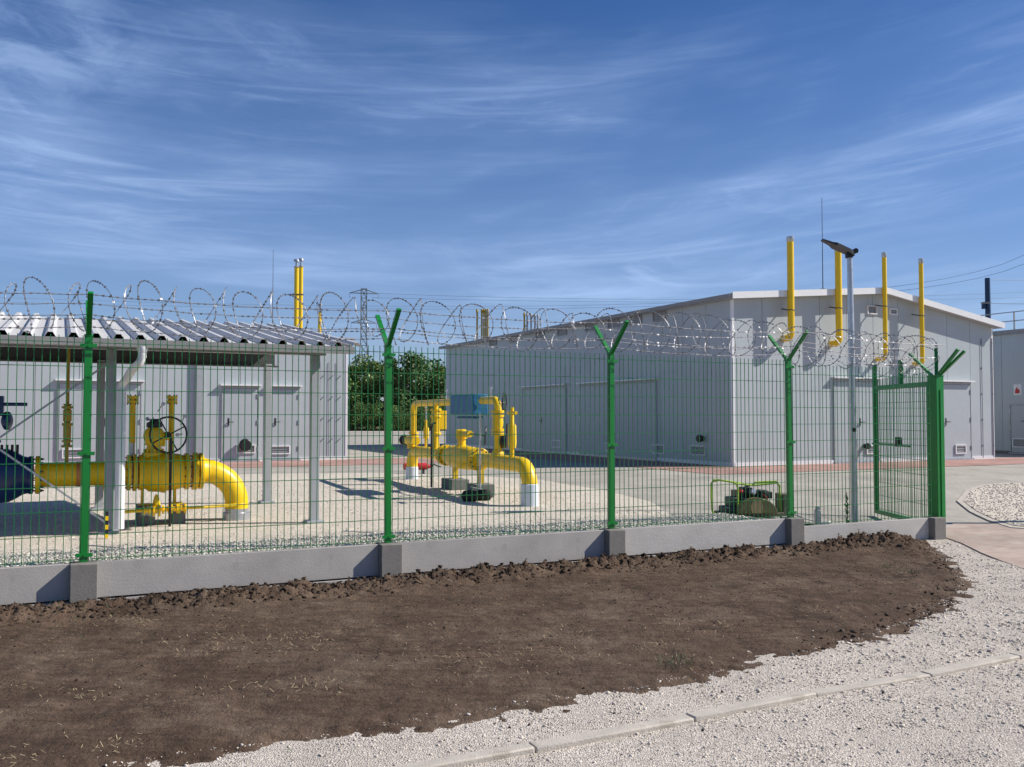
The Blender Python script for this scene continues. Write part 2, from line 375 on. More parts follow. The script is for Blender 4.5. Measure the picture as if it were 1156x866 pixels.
# planted island beyond the gate
isl = [(1080, 558), (1090, 551), (1108, 547), (1135, 545), (1200, 544), (1290, 546), (1380, 553), (1420, 565), (1390, 578), (1290, 583), (1200, 581), (1140, 577), (1115, 571), (1095, 565)]
ip = [on_ground(a, b, -0.10) for a, b in isl]
cx = sum(p.x for p in ip)/len(ip); cy = sum(p.y for p in ip)/len(ip)
IG = (4, 18, 12, 24, 0.5)
ie = sheet('island_edge', ip, 0.022, KERB, grid=IG); sm_ = ie.modifiers.new('solid', 'SOLIDIFY'); sm_.thickness = 0.15; sm_.offset = -1
ip2 = [(cx+(p.x-cx)*0.94, cy+(p.y-cy)*0.94) for p in ip]
sheet('island_gravel', ip2, 0.030, YARD, grid=IG)
pts = []
while len(pts) < 5200:
    x, y = rng.uniform(min(p[0] for p in ip2), max(p[0] for p in ip2)), rng.uniform(min(p[1] for p in ip2), max(p[1] for p in ip2))
    if inside(ip2, x, y): pts.append((x, y, level(x, y)+0.030))
tag(scatter('island_stones', pts, rng.uniform(0.010, 0.022, len(pts)), STONE), 'loose pale stones covering the planted island beyond the gate', 'stones', kind='stuff')

# ------------------------------------------------------------------ soil bed
sb_px = [(1010, 613), (1048, 618), (1074, 636), (1090, 660), (1062, 683), (1030, 700), (985, 717), (905, 738), (830, 755), (762, 766), (735, 772), (690, 779), (600, 794), (500, 809), (400, 824), (250, 845), (110, 866), (-250, 915)]
sb = [tuple(on_ground(a, b, FRONT+0.02)[:2]) for a, b in sb_px] + [tuple(FEN.wld(-4.5, -0.03)[:2]), tuple(FEN.wld(9.6, -0.03)[:2])]
res = 0.024
T = np.arange(-4.5, 11.4, res); Q = np.arange(-4.9, -0.03, res)
TT, QQ = np.meshgrid(T, Q, indexing='ij')
X = FEN.o.x + U.x*TT + W.x*QQ; Y = FEN.o.y + U.y*TT + W.y*QQ
ins = inside(sb, X, Y); ed = edge_dist(sb, X, Y); sd = np.where(ins, ed, -ed)
def nz(sc, z, X=X, Y=Y):
    return np.array([noise.noise((a*sc, b*sc, z)) for a, b in zip(X.ravel(), Y.ravel())]).reshape(X.shape)
n5 = nz(45.0, 3.3)
n1, n2, n3, n4 = nz(1.1, 0.5), nz(4.0, 2.2), nz(11.0, 5.1), nz(24.0, 9.3)
n6 = np.array([noise.noise((a*1.6, b*9.0, 7.7)) for a, b in zip(TT.ravel(), QQ.ravel())]).reshape(X.shape)
nedge = 0.05*n2 + 0.05*n3 + 0.02*n4
prof = np.clip((sd+nedge+0.03)/0.18, -1, 1)
wall_d = -QQ
right = 1/(1+np.exp(-(TT-8.3)/0.25))
md = np.exp(-((wall_d-0.33)/(0.20+0.12*right))**2)*(1+0.7*n1)
md = md*(1-0.35*right) + right*np.exp(-((sd-0.25)/0.22)**2)*0.5*(TT > 8)
Z = FRONT + 0.028*prof + 0.012*n1 + 0.014*n2 + 0.010*n3 + 0.006*n4 + md*(0.02+0.06*np.abs(n2)+0.085*np.abs(n3)+0.08*np.abs(n4)+0.03*np.abs(n5)) + 0.005*n5 + 0.007*n6
Z = np.where(prof <= -0.99, FRONT-0.1, Z)
ni, nj = X.shape; ID = np.arange(ni*nj).reshape(ni, nj)
Fq = np.stack([ID[:-1, :-1], ID[1:, :-1], ID[1:, 1:], ID[:-1, 1:]], -1).reshape(-1, 4)
keep = (prof.ravel()[Fq] > -0.99).any(1)
nt_ = SOIL.node_tree; bs_ = nt_.nodes['Principled BSDF']; old = bs_.inputs['Base Color'].links[0].from_socket
tc_ = nt_.nodes.new('ShaderNodeTexCoord'); m_ = nt_.nodes.new('ShaderNodeMapping'); m_.inputs['Rotation'].default_value = (0, 0, -ALPHA); m_.inputs['Scale'].default_value = (2.2, 13, 1)
n_ = nt_.nodes.new('ShaderNodeTexNoise'); n_.inputs['Scale'].default_value = 1.6; n_.inputs['Detail'].default_value = 9; n_.inputs['Roughness'].default_value = .68
r_ = nt_.nodes.new('ShaderNodeValToRGB'); r_.color_ramp.elements[0].position = .34; r_.color_ramp.elements[0].color = (.66, .63, .60, 1); r_.color_ramp.elements[1].position = .66; r_.color_ramp.elements[1].color = (1.22, 1.2, 1.18, 1)
x_ = nt_.nodes.new('ShaderNodeMix'); x_.data_type = 'RGBA'; x_.blend_type = 'MULTIPLY'; x_.inputs['Factor'].default_value = 1
nt_.links.new(tc_.outputs['Object'], m_.inputs['Vector']); nt_.links.new(m_.outputs[0], n_.inputs['Vector']); nt_.links.new(n_.outputs['Fac'], r_.inputs['Fac']); nt_.links.new(old, x_.inputs['A']); nt_.links.new(r_.outputs['Color'], x_.inputs['B']); nt_.links.new(x_.outputs['Result'], bs_.inputs['Base Color'])
so = np_mesh('soil', np.stack([X, Y, Z], -1).reshape(-1, 3), Fq[keep], SOIL, smooth=True); so['kind'] = 'structure'
def soil_z(x, y):
    t, s = FEN.loc((x, y)); i = int((t-T[0])/res); j = int((s-Q[0])/res)
    if 0 <= i < ni and 0 <= j < nj: return Z[i, j]
    return FRONT
pts, rad = [], []
while len(pts) < 20000:
    t = rng.uniform(-3.5, 10.6); s = -abs(rng.normal(0.28, 0.15)) - 0.03
    if rng.random() < 0.36: s = -rng.uniform(0.1, 3.2)
    p = FEN.wld(t, s)
    if not inside(sb, p.x, p.y): continue
    z = soil_z(p.x, p.y)
    r = min(0.025, 0.0045*(1+rng.pareto(1.9)))
    if s < -0.6: r = min(0.010, r*0.42)
    pts.append((p.x, p.y, z)); rad.append(r)
for k in range(700):                          # crumbs along the right-hand end of the bed
    a = rng.uniform(0, 1); i = rng.integers(1, 7); p = Vector(sb[i])*a + Vector(sb[i+1])*(1-a); c = Vector((3.2, 8.9)); p = p + (c-p)*abs(rng.normal(0, 0.07)) + Vector((rng.normal(0, .05), rng.normal(0, .05)))
    pts.append((p.x, p.y, soil_z(p.x, p.y) if inside(sb, p.x, p.y) else FRONT+0.005)); rad.append(min(0.020, 0.0045*(1+rng.pareto(2.1))))
for a, b, w_, n_ in [(1000, 795, .12, 40), (640, 772, .2, 60), (845, 770, .3, 70), (720, 815, .2, 30), (560, 836, .15, 40), (900, 800, .4, 60), (1090, 690, .2, 50)]:
    c = on_ground(a, b, FRONT)
    for k in range(n_//3):
        x, y = c.x+rng.normal(0, w_), c.y+rng.normal(0, w_*.6)
        pts.append((x, y, (soil_z(x, y) if inside(sb, x, y) else front_z(x, y))+.003)); rad.append(min(.009, .003*(1+rng.pareto(2.4))))
def lumpy(name, P, rad, m):
    return scatter(name, P, rad, m, flat=0.8, sink=0.3)
tag(lumpy('soil_clods', np.array(pts), np.array(rad), CLOD), 'dark crumbly soil clods heaped along the foot of the plinth', 'soil', kind='stuff')
# straw and small weeds lying in patches on the soil
mb = MB()
patches = [(92, 782, .10), (230, 735, .14), (250, 720, .1), (275, 778, .12), (360, 775, .12), (350, 715, .15), (120, 840, .1), (495, 707, .08), (640, 715, .12), (505, 742, .2), (735, 728, .09), (770, 745, .12), (930, 690, .1), (1020, 648, .1), (1040, 660, .12), (620, 735, .25), (330, 725, .2), (150, 700, .15), (15, 858, .1), (560, 760, .2), (800, 710, .25)]
for a, b, w in patches:
    c = on_ground(a, b, FRONT+0.03)
    for k in range(int(34*w/0.12)):
        p = Vector((c.x+rng.normal(0, w), c.y+rng.normal(0, w*0.8), 0))
        if not inside(sb, p.x, p.y): continue
        p.z = soil_z(p.x, p.y)+0.004; an = rng.uniform(0, 6.28); L = rng.uniform(0.008, 0.035)
        q = p + Vector((math.cos(an)*L, math.sin(an)*L, rng.uniform(-0.004, 0.02)))
        mb.bar(p, q, 0.0025, 0.001)
for k in range(900):
    t = rng.uniform(-3, 9.5); s = rng.uniform(-3.4, -0.5); p = FEN.wld(t, s)
    if not inside(sb, p.x, p.y): continue
    p.z = soil_z(p.x, p.y)+0.003; an = rng.uniform(0, 6.28); L = rng.uniform(0.008, 0.03)
    mb.bar(p, p + Vector((math.cos(an)*L, math.sin(an)*L, rng.uniform(0, 0.01))), 0.0022, 0.0012)
tag(mb.build('straw_litter', STRAW, smooth=0), 'dry pale straw scraps scattered over the dark soil bed', 'straw', kind='stuff')
mb = MB()
for a, b, w, n in [(770, 748, .07, 40), (1022, 645, .06, 30), (1000, 640, .05, 12), (60, 700, .3, 60), (330, 852, .1, 20)]:
    c = on_ground(a, b, FRONT+0.03)
    for k in range(n):
        p = Vector((c.x+rng.normal(0, w), c.y+rng.normal(0, w), 0)); p.z = soil_z(p.x, p.y)
        q = p + Vector((rng.normal(0, .025), rng.normal(0, .025), rng.uniform(.015, .05))); mb.bar(p, q, 0.003, 0.001)
tag(mb.build('soil_weeds', WEED, smooth=0), 'small green and yellow weeds sprouting from the soil bed', 'weeds', kind='stuff')

# ------------------------------------------------------------------ loose stones on the front gravel
pts, rad = [], []
n = 340000
px = rng.uniform(-2.2, 10.5, n); py = rng.uniform(3.9, 14.5, n)
d = np.hypot(px, py); keepp = rng.random(n) < np.clip((5.0/d)**1.3, 0.10, 1)
px, py = px[keepp], py[keepp]
ss = (px-FEN.o.x)*W.x + (py-FEN.o.y)*W.y; tt = (px-FEN.o.x)*U.x + (py-FEN.o.y)*U.y
ok = (ss < -0.05) & (px > -0.62*py-0.2) & (px < 0.95*py+0.3)
sdp = np.where(inside(sb, px, py), -edge_dist(sb, px, py), 1)
ok &= (sdp > -0.04) | (rng.random(len(px)) < 0.05*np.exp(sdp/0.12))
ok &= ~inside(pp, px, py)
px, py = px[ok], py[ok]; r = np.minimum(0.013, 0.0031*(1+rng.pareto(3.6, len(px))))*np.clip(np.hypot(px, py)/5.0, 0.9, 1.5)
pz = np.array([max(front_z(a, b), soil_z(a, b)) if inside(sb, a, b) else front_z(a, b) for a, b in zip(px, py)])
tag(scatter('loose_gravel', np.stack([px, py, pz], -1), r, STONE, flat=0.7, sink=0.25), 'crushed pale limestone covering the path in front of the soil bed', 'gravel', kind='stuff')
# white pebbles inside the fence
n = 24000; t = rng.uniform(-3.5, 7.4, n); s = 0.06 + 0.85*rng.random(n)**1.1
P = np.stack([FEN.o.x+U.x*t+W.x*s, FEN.o.y+U.y*t+W.y*s, np.full(n, 0.008)+rng.uniform(0, 0.012, n)], -1)
tag(scatter('white_pebbles', P, rng.uniform(0.008, 0.017, n), PEB, flat=0.7), 'coarse white pebbles in a strip behind the fence plinth', 'pebbles', kind='stuff')
n = 26000; t = rng.uniform(-7, 6.8, n); s = rng.uniform(0.8, 9.5, n)
P = np.stack([FEN.o.x+U.x*t+W.x*s, FEN.o.y+U.y*t+W.y*s, np.full(n, 0.006)], -1); k = inside(yg, P[:, 0], P[:, 1])
tag(scatter('yard_stones', P[k], np.minimum(.018, .005*(1+rng.pareto(3.5, k.sum()))), STONE, flat=0.6), 'small loose stones strewn over the gravel of the pipe yard', 'stones', kind='stuff')

# kerb stones across the front gravel
kp = [(380, 880), (600, 841), (779, 808), (916, 781), (1045, 760), (1145, 738.5), (1240, 716), (1335, 690)]
kw = [on_ground(a, b, FRONT+0.02) for a, b in kp]
ordn = ['first', 'second', 'third', 'fourth', 'fifth', 'sixth', 'seventh']
for i in range(len(kw)-2):
    a, b = kw[i], kw[i+1]; dd = (b-a).normalized(); mid = (a+b)/2
    mb = MB(); L = (b-a).length-0.007
    mb.box((0, 0, -0.06), (L, 0.085, 0.16))
    o = mb.build('kerb_stone', KERB, bevel=0.008); o.location = mid + Vector((0, 0, -0.019)) + Vector((0, 0, rng.uniform(-0.004, 0.004))); o.rotation_euler = (R(rng.uniform(-2, 2)), R(rng.uniform(-.3, .3)), math.atan2(dd.y, dd.x)+R(rng.uniform(-.4, .4)))
    tag(o, 'flush pale concrete kerb stone in the gravel, %s counting from the bottom edge' % ordn[i], 'kerb', 'kerb stones laid across the front gravel')

# ------------------------------------------------------------------ fence
TP = [-2.6, 0.0, 2.64, 5.15, 7.67]; TG = 10.12
bay_lbl = ['at the far left before the blue valve', 'before the handwheel valve and downpipe', 'before the blue covered pipework', 'before the shaded hall wall', 'with the lamp post standing behind it']
def PZ(i): return 0.035 if i < 4 else -0.075
FT = thing('security_fence', 'green welded mesh security fence on grey concrete plinth in front of the yard', 'fence', FEN.wld(0, 0, 0), ALPHA)
# plinth
for i in range(5):
    t0 = TP[i]+0.10; t1 = (TP[i+1] if i < 4 else TG)-0.10; L = t1-t0; zt = PZ(i)
    mb = MB(); mb.span((0, -0.03, zt-0.295), (L, 0.03, zt)); mb.span((0, -0.028, -0.62), (L, 0.028, zt-0.31))
    ob = mb.build('plinth_panel', CONC if i < 3 else CONC2, FT, bevel=0.004); ob.location = (t0, 0, 0)
    if i == 4: ob['label'] = 'pitted lower plinth panel stepped down beside the gate post'
    if i == 3: ob['label'] = 'pitted pale plinth panel below the lime framed machine'
mb = MB(); mb.span((-0.105, -0.13, -0.62), (0.105, 0.07, 0.0)); pp0 = mb.build('plinth_post', CONCD, FT, bevel=0.008)
for i, t in enumerate(TP+[TG-0.02]):
    o = pp0 if i == 0 else pp0.copy()
    if i: COL.objects.link(o); o.parent = FT
    o.location = (t, 0, 0.04 if i < 5 else -0.07)
# green posts
mb = MB(); mb.box((0, 0.0, 0.94), (0.06, 0.055, 1.88)); post = mb.build('post', GREEN, FT, bevel=0.005)
kids = []
mb = MB(); mb.box((0, 0, 1.885), (0.068, 0.062, 0.022)); kids.append(mb.build('cap', GREEN, post, bevel=0.003))
for sg in (-1, 1):
    mb = MB(); mb.bar((0, sg*0.005, 1.88), (0, sg*0.33, 2.21), 0.042, 0.026, up=(0, -sg, 1)); kids.append(mb.build('arm', GREEN, post))
for z in (0.06, 0.9, 1.8):
    mb = MB(); mb.box((0, -0.034, z), (0.13, 0.012, 0.03)); mb.tube([(0, -0.045, z), (0, -0.03, z)], 0.009, 6); kids.append(mb.build('clamp', GREEN, post))
for i, t in enumerate(TP):
    if i == 0: post.location = (t, 0, 0.04); post.rotation_euler = (0.003, 0.004, 0.01); continue
    p2 = post.copy(); COL.objects.link(p2); p2.parent = FT; p2.location = (t, 0, 0.04); p2.rotation_euler = tuple(rng.normal(0, 0.004, 3))
    for ch in kids:
        c2 = ch.copy(); COL.objects.link(c2); c2.parent = p2
# mesh panels
def mesh_panel(mb, L, z0, rows, top, dv=0.06, step=0.2, wr=0.0060, y=-0.028):
    for k in range(rows):
        z = z0 + k*step
        mb.span((0, y-0.0045, z-wr/2), (L, y-0.0045+wr, z+wr/2)); 
    n = int(round(L/dv))
    for k in range(n+1):
        x = L*k/n + rng.normal(0, 0.0012)
        mb.bar((x, y+0.0035, z0-0.02), (x+rng.normal(0, 0.002), y+0.0035, top), wr, wr)
        # each upright is one wire, the panel is one welded mesh
for i in range(5):
    t0 = TP[i]+0.035; t1 = (TP[i+1]-0.035 if i < 4 else TG-0.06); L = t1-t0
    mb = MB(); mesh_panel(mb, L, PZ(i)+0.03, 10, PZ(i)+0.03+1.83+(0.03 if i < 4 else 0.09))
    ob = mb.build('mesh_panel', WIREG, FT, smooth=0); ob.location = (t0, 0, 0)
# razor coils and strands
def blades(mb, pts, step=0.034, w=0.024, h=0.013):
    acc = 0; prev = pts[0]
    for p in pts[1:]:
        d = (p-prev).length; acc += d
        if acc >= step:
            acc = 0; dr = (p-prev).normalized()*w/2
            mb.bar(p-dr, p+dr, h, 0.0022, up=(rng.normal(), rng.normal(), rng.normal()))
        prev = p
for i in range(5):
    t0 = TP[i]; t1 = TP[i+1] if i < 4 else TG; L = t1-t0; turns = max(1, round(L/0.205)); p = L/turns
    cz = 0.04+2.13 if i < 4 else 2.09; pts = []
    n = turns*44; ph = rng.uniform(0, 6.28); rr0 = 0.205
    jit = [rng.normal(0, 0.022) for _ in range(turns+2)]; jz = [rng.normal(0, 0.014) for _ in range(turns+2)]; jp = [rng.normal(0, 0.03) for _ in range(turns+2)]
    for k in range(n+1):
        a = 2*math.pi*k/44; q = a/(2*math.pi); ii = int(q); fr = q-ii; fr = fr*fr*(3-2*fr)
        j1 = jit[ii]*(1-fr)+jit[min(ii+1, turns+1)]*fr; j2 = jz[ii]*(1-fr)+jz[min(ii+1, turns+1)]*fr; j3 = jp[ii]*(1-fr)+jp[min(ii+1, turns+1)]*fr
        x = p*q + 0.30*p*math.sin(1.5*(a+ph)) + j3; rad_ = rr0 + j1
        pts.append(Vector((x, rad_*1.05*math.cos(a+ph), cz + j2 + rad_*math.sin(a+ph))))
    mb = MB(); mb.tube(pts, 0.0036, 4, caps=False); blades(mb, pts, 0.034, 0.018, 0.018)
    ob = mb.build('razor_wire_coil', RAZOR, smooth=0); ob.location = FEN.wld(t0, 0, 0); ob.rotation_euler = (0, 0, ALPHA)
    tag(ob, 'looped razor wire coil above the fence panel ' + bay_lbl[i], 'razor wire', 'razor wire coils along the fence top')
sl = ['barbed wire strand along the tips of the outer fence arms', 'barbed wire strand halfway down the outer fence arms', 'barbed wire strand along the tips of the inner fence arms', 'barbed wire strand halfway down the inner fence arms', 'barbed wire strand running through the middle of the coils']
for k, (s, z, sag) in enumerate([(-0.32, 2.235, 0.035), (-0.17, 2.085, 0.05), (0.32, 2.235, 0.05), (0.17, 2.085, 0.04), (0.0, 2.0, 0.05)]):
    pts = []; tt = TP+[TG]
    for i in range(5):
        for q in range(0, 20):
            f = q/20; dz = 0 if i < 4 else -0.07*f
            pts.append(Vector((tt[i]+(tt[i+1]-tt[i])*f, s+0.006*math.sin(7*f+i+k), z+dz-sag*4*f*(1-f)+rng.normal(0, 0.002))))
    fine = []
    for a, b in zip(pts[:-1], pts[1:]):
        for q in range(5): fine.append(a+(b-a)*(q/5))
    mb = MB(); mb.tube(pts, 0.003, 4, caps=False); blades(mb, fine, 0.05, 0.02, 0.015)
    ob = mb.build('barbed_wire', RAZOR, smooth=0); ob.location = FEN.wld(0, 0, 0); ob.rotation_euler = (0, 0, ALPHA)
    tag(ob, sl[k], 'barbed wire', 'barbed wire strands along the fence')

# ------------------------------------------------------------------ gate
def gate_post(label, t):
    g = thing('gate_post', label, 'gate post', FEN.wld(t, 0.03, -0.40), ALPHA, 'green gate posts')
    mb = MB(); mb.box((0, 0, 1.09), (0.145, 0.145, 2.18)); mb.build('column', GREEN, g, bevel=0.006)
    mb = MB(); mb.box((0, 0, 2.185), (0.152, 0.152, 0.012)); mb.build('cap', GREEN, g)
    mb = MB(); mb.box((0.0, -0.077, 1.05), (0.02, 0.012, 1.9)); mb.build('rail', GREEN, g)
    for (x, y, z) in ((-0.05, 0.36, 2.50), (0.02, -0.34, 2.52), (0.12, -0.36, 2.50), (0.10, 0.06, 2.56)):
        mb = MB(); mb.bar((x*0.3, y*0.08, 2.18), (x, y, z), 0.045, 0.03); mb.build('arm', GREEN, g)
    return g
gate_post('tall square green gate post with forked arms at the fence end', TG+0.12)
gate_post('green gate post on the far side of the driveway, outside the frame', 13.9)
GL = thing('gate_leaf', 'open green mesh gate leaf swung into the yard', 'gate', FEN.wld(TG+0.16, 0.14, -0.30), R(90.5))
gl = 1.85
mb = MB(); mb.box((gl, 0, 1.04), (0.06, 0.06, 1.95)); mb.box((0.03, 0, 1.04), (0.06, 0.06, 1.95)); mb.box((gl/2, 0, 1.985), (gl-0.08, 0.06, 0.06)); mb.box((gl/2, 0, 0.095), (gl-0.08, 0.06, 0.06)); mb.build('frame', GREEN, GL, bevel=0.004)
mb = MB(); mesh_panel(mb, gl-0.1, 0.15, 10, 2.12, y=0.0); mm = mb.build('mesh', WIREG, GL, smooth=0); mm.location = (0.05, 0, 0)
for x in (gl, gl*0.5):
    mb = MB(); mb.bar((x, 0, 2.0), (x, 0.0, 2.36), 0.05, 0.05); mb.build('spike_arm', GREEN, GL)
mb = MB(); mb.box((gl*0.52, 0.03, 1.18), (0.07, 0.08, 0.14)); mb.build('lock_box', BLACK, GL, bevel=0.01)
mb = MB(); mb.tube([(gl*0.3, 0.05, 1.13), (gl, 0.05, 1.13)], 0.015, 8); mb.build('latch_bar', GREEN, GL)
# coil around the gate top
pts = []
for k in range(44*5):
    a = 2*math.pi*k/44; q = k/44
    pts.append(Vector((0.1+0.38*q+0.15*math.sin(1.5*a), 0.19*math.cos(a), 2.32+0.19*math.sin(a))))
mb = MB(); mb.tube(pts, 0.0036, 4, caps=False); blades(mb, pts, 0.034, 0.018, 0.018)
ob = mb.build('razor_wire_coil', RAZOR, smooth=0); ob.location = GL.location; ob.rotation_euler = GL.rotation_euler
tag(ob, 'bunched razor wire coil over the open gate leaf', 'razor wire', 'razor wire coils along the fence top')

# ------------------------------------------------------------------ buildings
def panels_front(mb, x0, x1, zb, ztop, y, th, w, gap=0.012, axis='x'):
    n = max(1, round((x1-x0)/w)); st = (x1-x0)/n
    for k in range(n):
        a = x0+k*st+gap/2; b = x0+(k+1)*st-gap/2
        za, zb_ = ztop(a), ztop(b)
        extra = []
        for c in (getattr(ztop, 'brk', None) or []):
            if a < c < b: extra.append((c, ztop(c)))
        poly = [(a, zb), (b, zb), (b, zb_)] + extra[::-1] + [(a, za)]
        if axis == 'x': mb.extrude(poly, 'y', y-th, y)
        else: mb.extrude(poly, 'x', y-th, y)
def louvre(parent, c, w, h, face, mframe=TRIM, name='vent'):   # face 'f' (normal -y) or 's' (normal -x)
    mbf, mbl = MB(), MB()
    def P(a, d, z): return (c[0]+a, c[1]-d, c[2]+z) if face == 'f' else (c[0]-d, c[1]-a, c[2]+z)
    def bx(mb, a0, a1, d0, d1, z0, z1):
        p, q = P(a0, d0, z0), P(a1, d1, z1); mb.span(p, q)
    t = 0.03
    bx(mbf, -w/2, w/2, 0.0, 0.035, h/2-t, h/2); bx(mbf, -w/2, w/2, 0, 0.035, -h/2, -h/2+t)
    bx(mbf, -w/2, -w/2+t, 0, 0.034, -h/2+t, h/2-t); bx(mbf, w/2-t, w/2, 0, 0.034, -h/2+t, h/2-t)
    k = max(2, int(h/0.07))
    bx(mbl, -w/2+t, w/2-t, 0.0, 0.006, -h/2+t, h/2-t)
    for i in range(k):
        z = -h/2+t+(i+0.5)*(h-2*t)/k
        p0, p1 = P(-w/2+t, 0.012, z), P(w/2-t, 0.012, z)
        mbl.bar(p0, p1, 0.028, 0.005, up=(0, 0.5, 1) if face == 'f' else (0.5, 0, 1))
    f = mbf.build(name, mframe, parent); mbl.build('slats', LOUV, f)
    return f
def door(parent, x0, x1, zt, face, off, handle=True, canopy=True, double=False):
    f = MB(); h = zt
    def bx(mb, a0, a1, d0, d1, z0, z1):
        if face == 'f': mb.span((a0, off-d0, z0), (a1, off-d1, z1))
        else: mb.span((off-d0, a0, z0), (off-d1, a1, z1))
    if double:
        m_ = (x0+x1)/2; bx(f, x0+0.05, m_-0.006, 0, 0.028, 0.06, h-0.05); bx(f, m_+0.006, x1-0.05, 0, 0.028, 0.06, h-0.05)
    else: bx(f, x0+0.05, x1-0.05, 0, 0.028, 0.06, h-0.05)
    d = f.build('door', DOORM, parent, bevel=0.004)
    g = MB(); bx(g, x0, x0+0.035, 0, 0.034, 0.05, h); bx(g, x1-0.035, x1, 0, 0.034, 0.05, h); bx(g, x0+0.035, x1-0.035, 0, 0.033, h-0.035, h); g.build('frame', DFRAME, d)
    for zz in (0.3, h*0.5, h-0.3):
        g = MB(); bx(g, x1-0.05, x1-0.01, 0.034, 0.05, zz, zz+0.12); g.build('hinge', GALV, d)
    g = MB(); bx(g, x0-0.02, x1+0.02, 0.0, 0.09, 0.0, 0.05); g.build('threshold', GALV, d)
    if canopy:
        g = MB(); bx(g, x0-0.05, x1+0.05, 0, 0.13, h+0.03, h+0.07); g.build('drip_cap', TRIM, d)
    if handle:
        xx = (x0+x1)/2+0.1 if double else x0+0.18
        g = MB(); bx(g, xx-0.02, xx+0.02, 0.028, 0.034, 1.0, 1.2); bx(g, xx-0.01, xx+0.13, 0.07, 0.09, 1.08, 1.10); bx(g, xx-0.012, xx+0.012, 0.034, 0.09, 1.078, 1.102); g.build('handle', BLACK, d)
    return d
def round_cap(parent, c, face, r=0.16):
    mb = MB(); n = (0, -1, 0) if face == 'f' else (-1, 0, 0); c = Vector(c)
    mb.lathe(c, n, [(0, r*0.7), (0.10, r*0.7), (0.10, r), (0.15, r), (0.18, r*0.8)], 20); mb.build('round_vent', BLACK, parent)
def vent_pipe(parent, x, y, zb, zt, r, wall=0.0, name='vent_pipe'):   # y negative = in front of the wall
    er = r*1.7; pts = [(x, wall, zb), (x, y+er, zb)]
    for k in range(1, 9):
        a = math.pi/2*k/8; pts.append((x, y+er-er*math.sin(a), zb+er-er*math.cos(a)))
    pts.append((x, y, zt-0.14))
    mb = MB(); mb.tube(pts, r, 16); v = mb.build(name, YEL, parent)
    mb = MB(); mb.lathe((x, y, zt-0.14), (0, 0, 1), [(0, r*0.98), (0.02, r*1.12), (0.13, r*1.12), (0.14, r*0.9)], 16); mb.build('cap', GALV, v)
    zc = zb+(zt-zb)*0.42 if zb < 3.5 else zb+0.5
    return v, zc
def bracket(v, x, y, z, r, wall=0):
    mb = MB(); mb.bar((x-0.02, wall, z+0.06), (x-0.02, y, z), 0.03, 0.03); mb.ring((x, y, z), (0, 0, 1), r+0.008, 0.012, 20, 6); mb.build('bracket', DARKST, v)

# --- big hall
H1 = thing('equipment_hall', 'large grey panel hall with four yellow vent pipes on its sunlit gable', 'building', B1.wld(0, 0, 0), ALPHA)
GW, GLn = 9.65, 18.9; zl, zr, xr, zrd = 4.16, 3.86, 5.1, 4.58
def gt(x): return zl+(zrd-zl)*x/xr if x < xr else zrd+(zr-zrd)*(x-xr)/(GW-xr)
gt.brk = [xr]
mb = MB(); mb.extrude([(0.03, 0.0), (GW-0.03, 0.0), (GW-0.03, zr-0.02), (xr, zrd-0.02), (0.03, zl-0.02)], 'y', 0.03, GLn-0.03); mb.build('inner_wall', WALLIN, H1)
mb = MB(); panels_front(mb, 0.0, GW, 0.10, gt, 0.03, 0.03, 1.0)
lt = lambda x: zl
panels_front(mb, 0.03, GLn, 0.10, lt, 0.03, 0.03, 1.0, axis='y')
mb.span((GW-0.029, 0.04, 0.1), (GW, GLn, zr)); mb.span((0.02, GLn-0.02, 0.1), (GW-0.04, GLn+0.005, zr))
mb.build('wall', WALL, H1)
mb = MB(); mb.span((-0.012, -0.012, 0.0), (0.06, 0.05, zl-0.01)); mb.build('corner_trim', TRIM, H1)
mb = MB(); mb.span((GW-0.06, -0.012, 0.0), (GW+0.012, 0.05, zr-0.01)); mb.build('corner_trim', TRIM, H1)
mb = MB(); mb.span((0.05, -0.02, 0.0), (GW-0.06, 0.035, 0.10)); mb.span((-0.02, 0.052, 0), (0.035, GLn, 0.099)); mb.build('base_strip', TRIM, H1)
ov = 0.22
prof_ = [(-0.16, zl-0.01), (xr, zrd), (GW+0.22, zr-0.03), (GW+0.22, zr+0.09), (xr, zrd+0.13), (-0.16, zl+0.12)]
mb = MB(); mb.extrude(prof_, 'y', -ov, GLn+ov); rf = mb.build('roof', ROOFM, H1)
mb = MB()
for (xa, za, xb, zb) in ((-0.17, zl-0.02, xr-0.003, zrd-0.01), (xr+0.003, zrd-0.01, GW+0.24, zr-0.04)):
    mb.extrude([(xa, za), (xb, zb), (xb, zb+0.165), (xa, za+0.165)], 'y', -ov-0.03, -ov-0.002)
mb.build('verge_trim', TRIM, rf)
mb = MB(); mb.span((-0.25, -ov, zl-0.0), (-0.165, GLn+ov, zl+0.10)); mb.build('gutter', GUTM, H1)
for px in (557, 580, 610, 635, 667, 693, 718, 745):
    py = 386-(px-557)*0.157
    y, z = B1.on_side(px, py); louvre(H1, (0, y, z), 0.62, 0.30, 's', LOUV)
for px, py in ((628, 501), (690, 505), (743, 507), (788, 508.5)):
    y, z = B1.on_side(px, py); louvre(H1, (0, y, max(z, 0.32)), 0.62, 0.26, 's', TRIM)
for pa, pb in ((590, 640), (655, 742)):
    ya, _ = B1.on_side(pa, 480); yb, _ = B1.on_side(pb, 480); door(H1, min(ya, yb), max(ya, yb), 2.25, 's', 0.0, double=True)
y, z = B1.on_side(794, 495); round_cap(H1, (0, y, z), 's', 0.1)
for px, py, w, h in ((984, 350, .36, .24), (1008, 352, .30, .17), (983, 507.5, .42, .24), (1083, 507, .44, .26)):
    x, z = B1.on_front(px, py); louvre(H1, (x, -0.03 if py > 400 else 0, z), w, h, 'f')
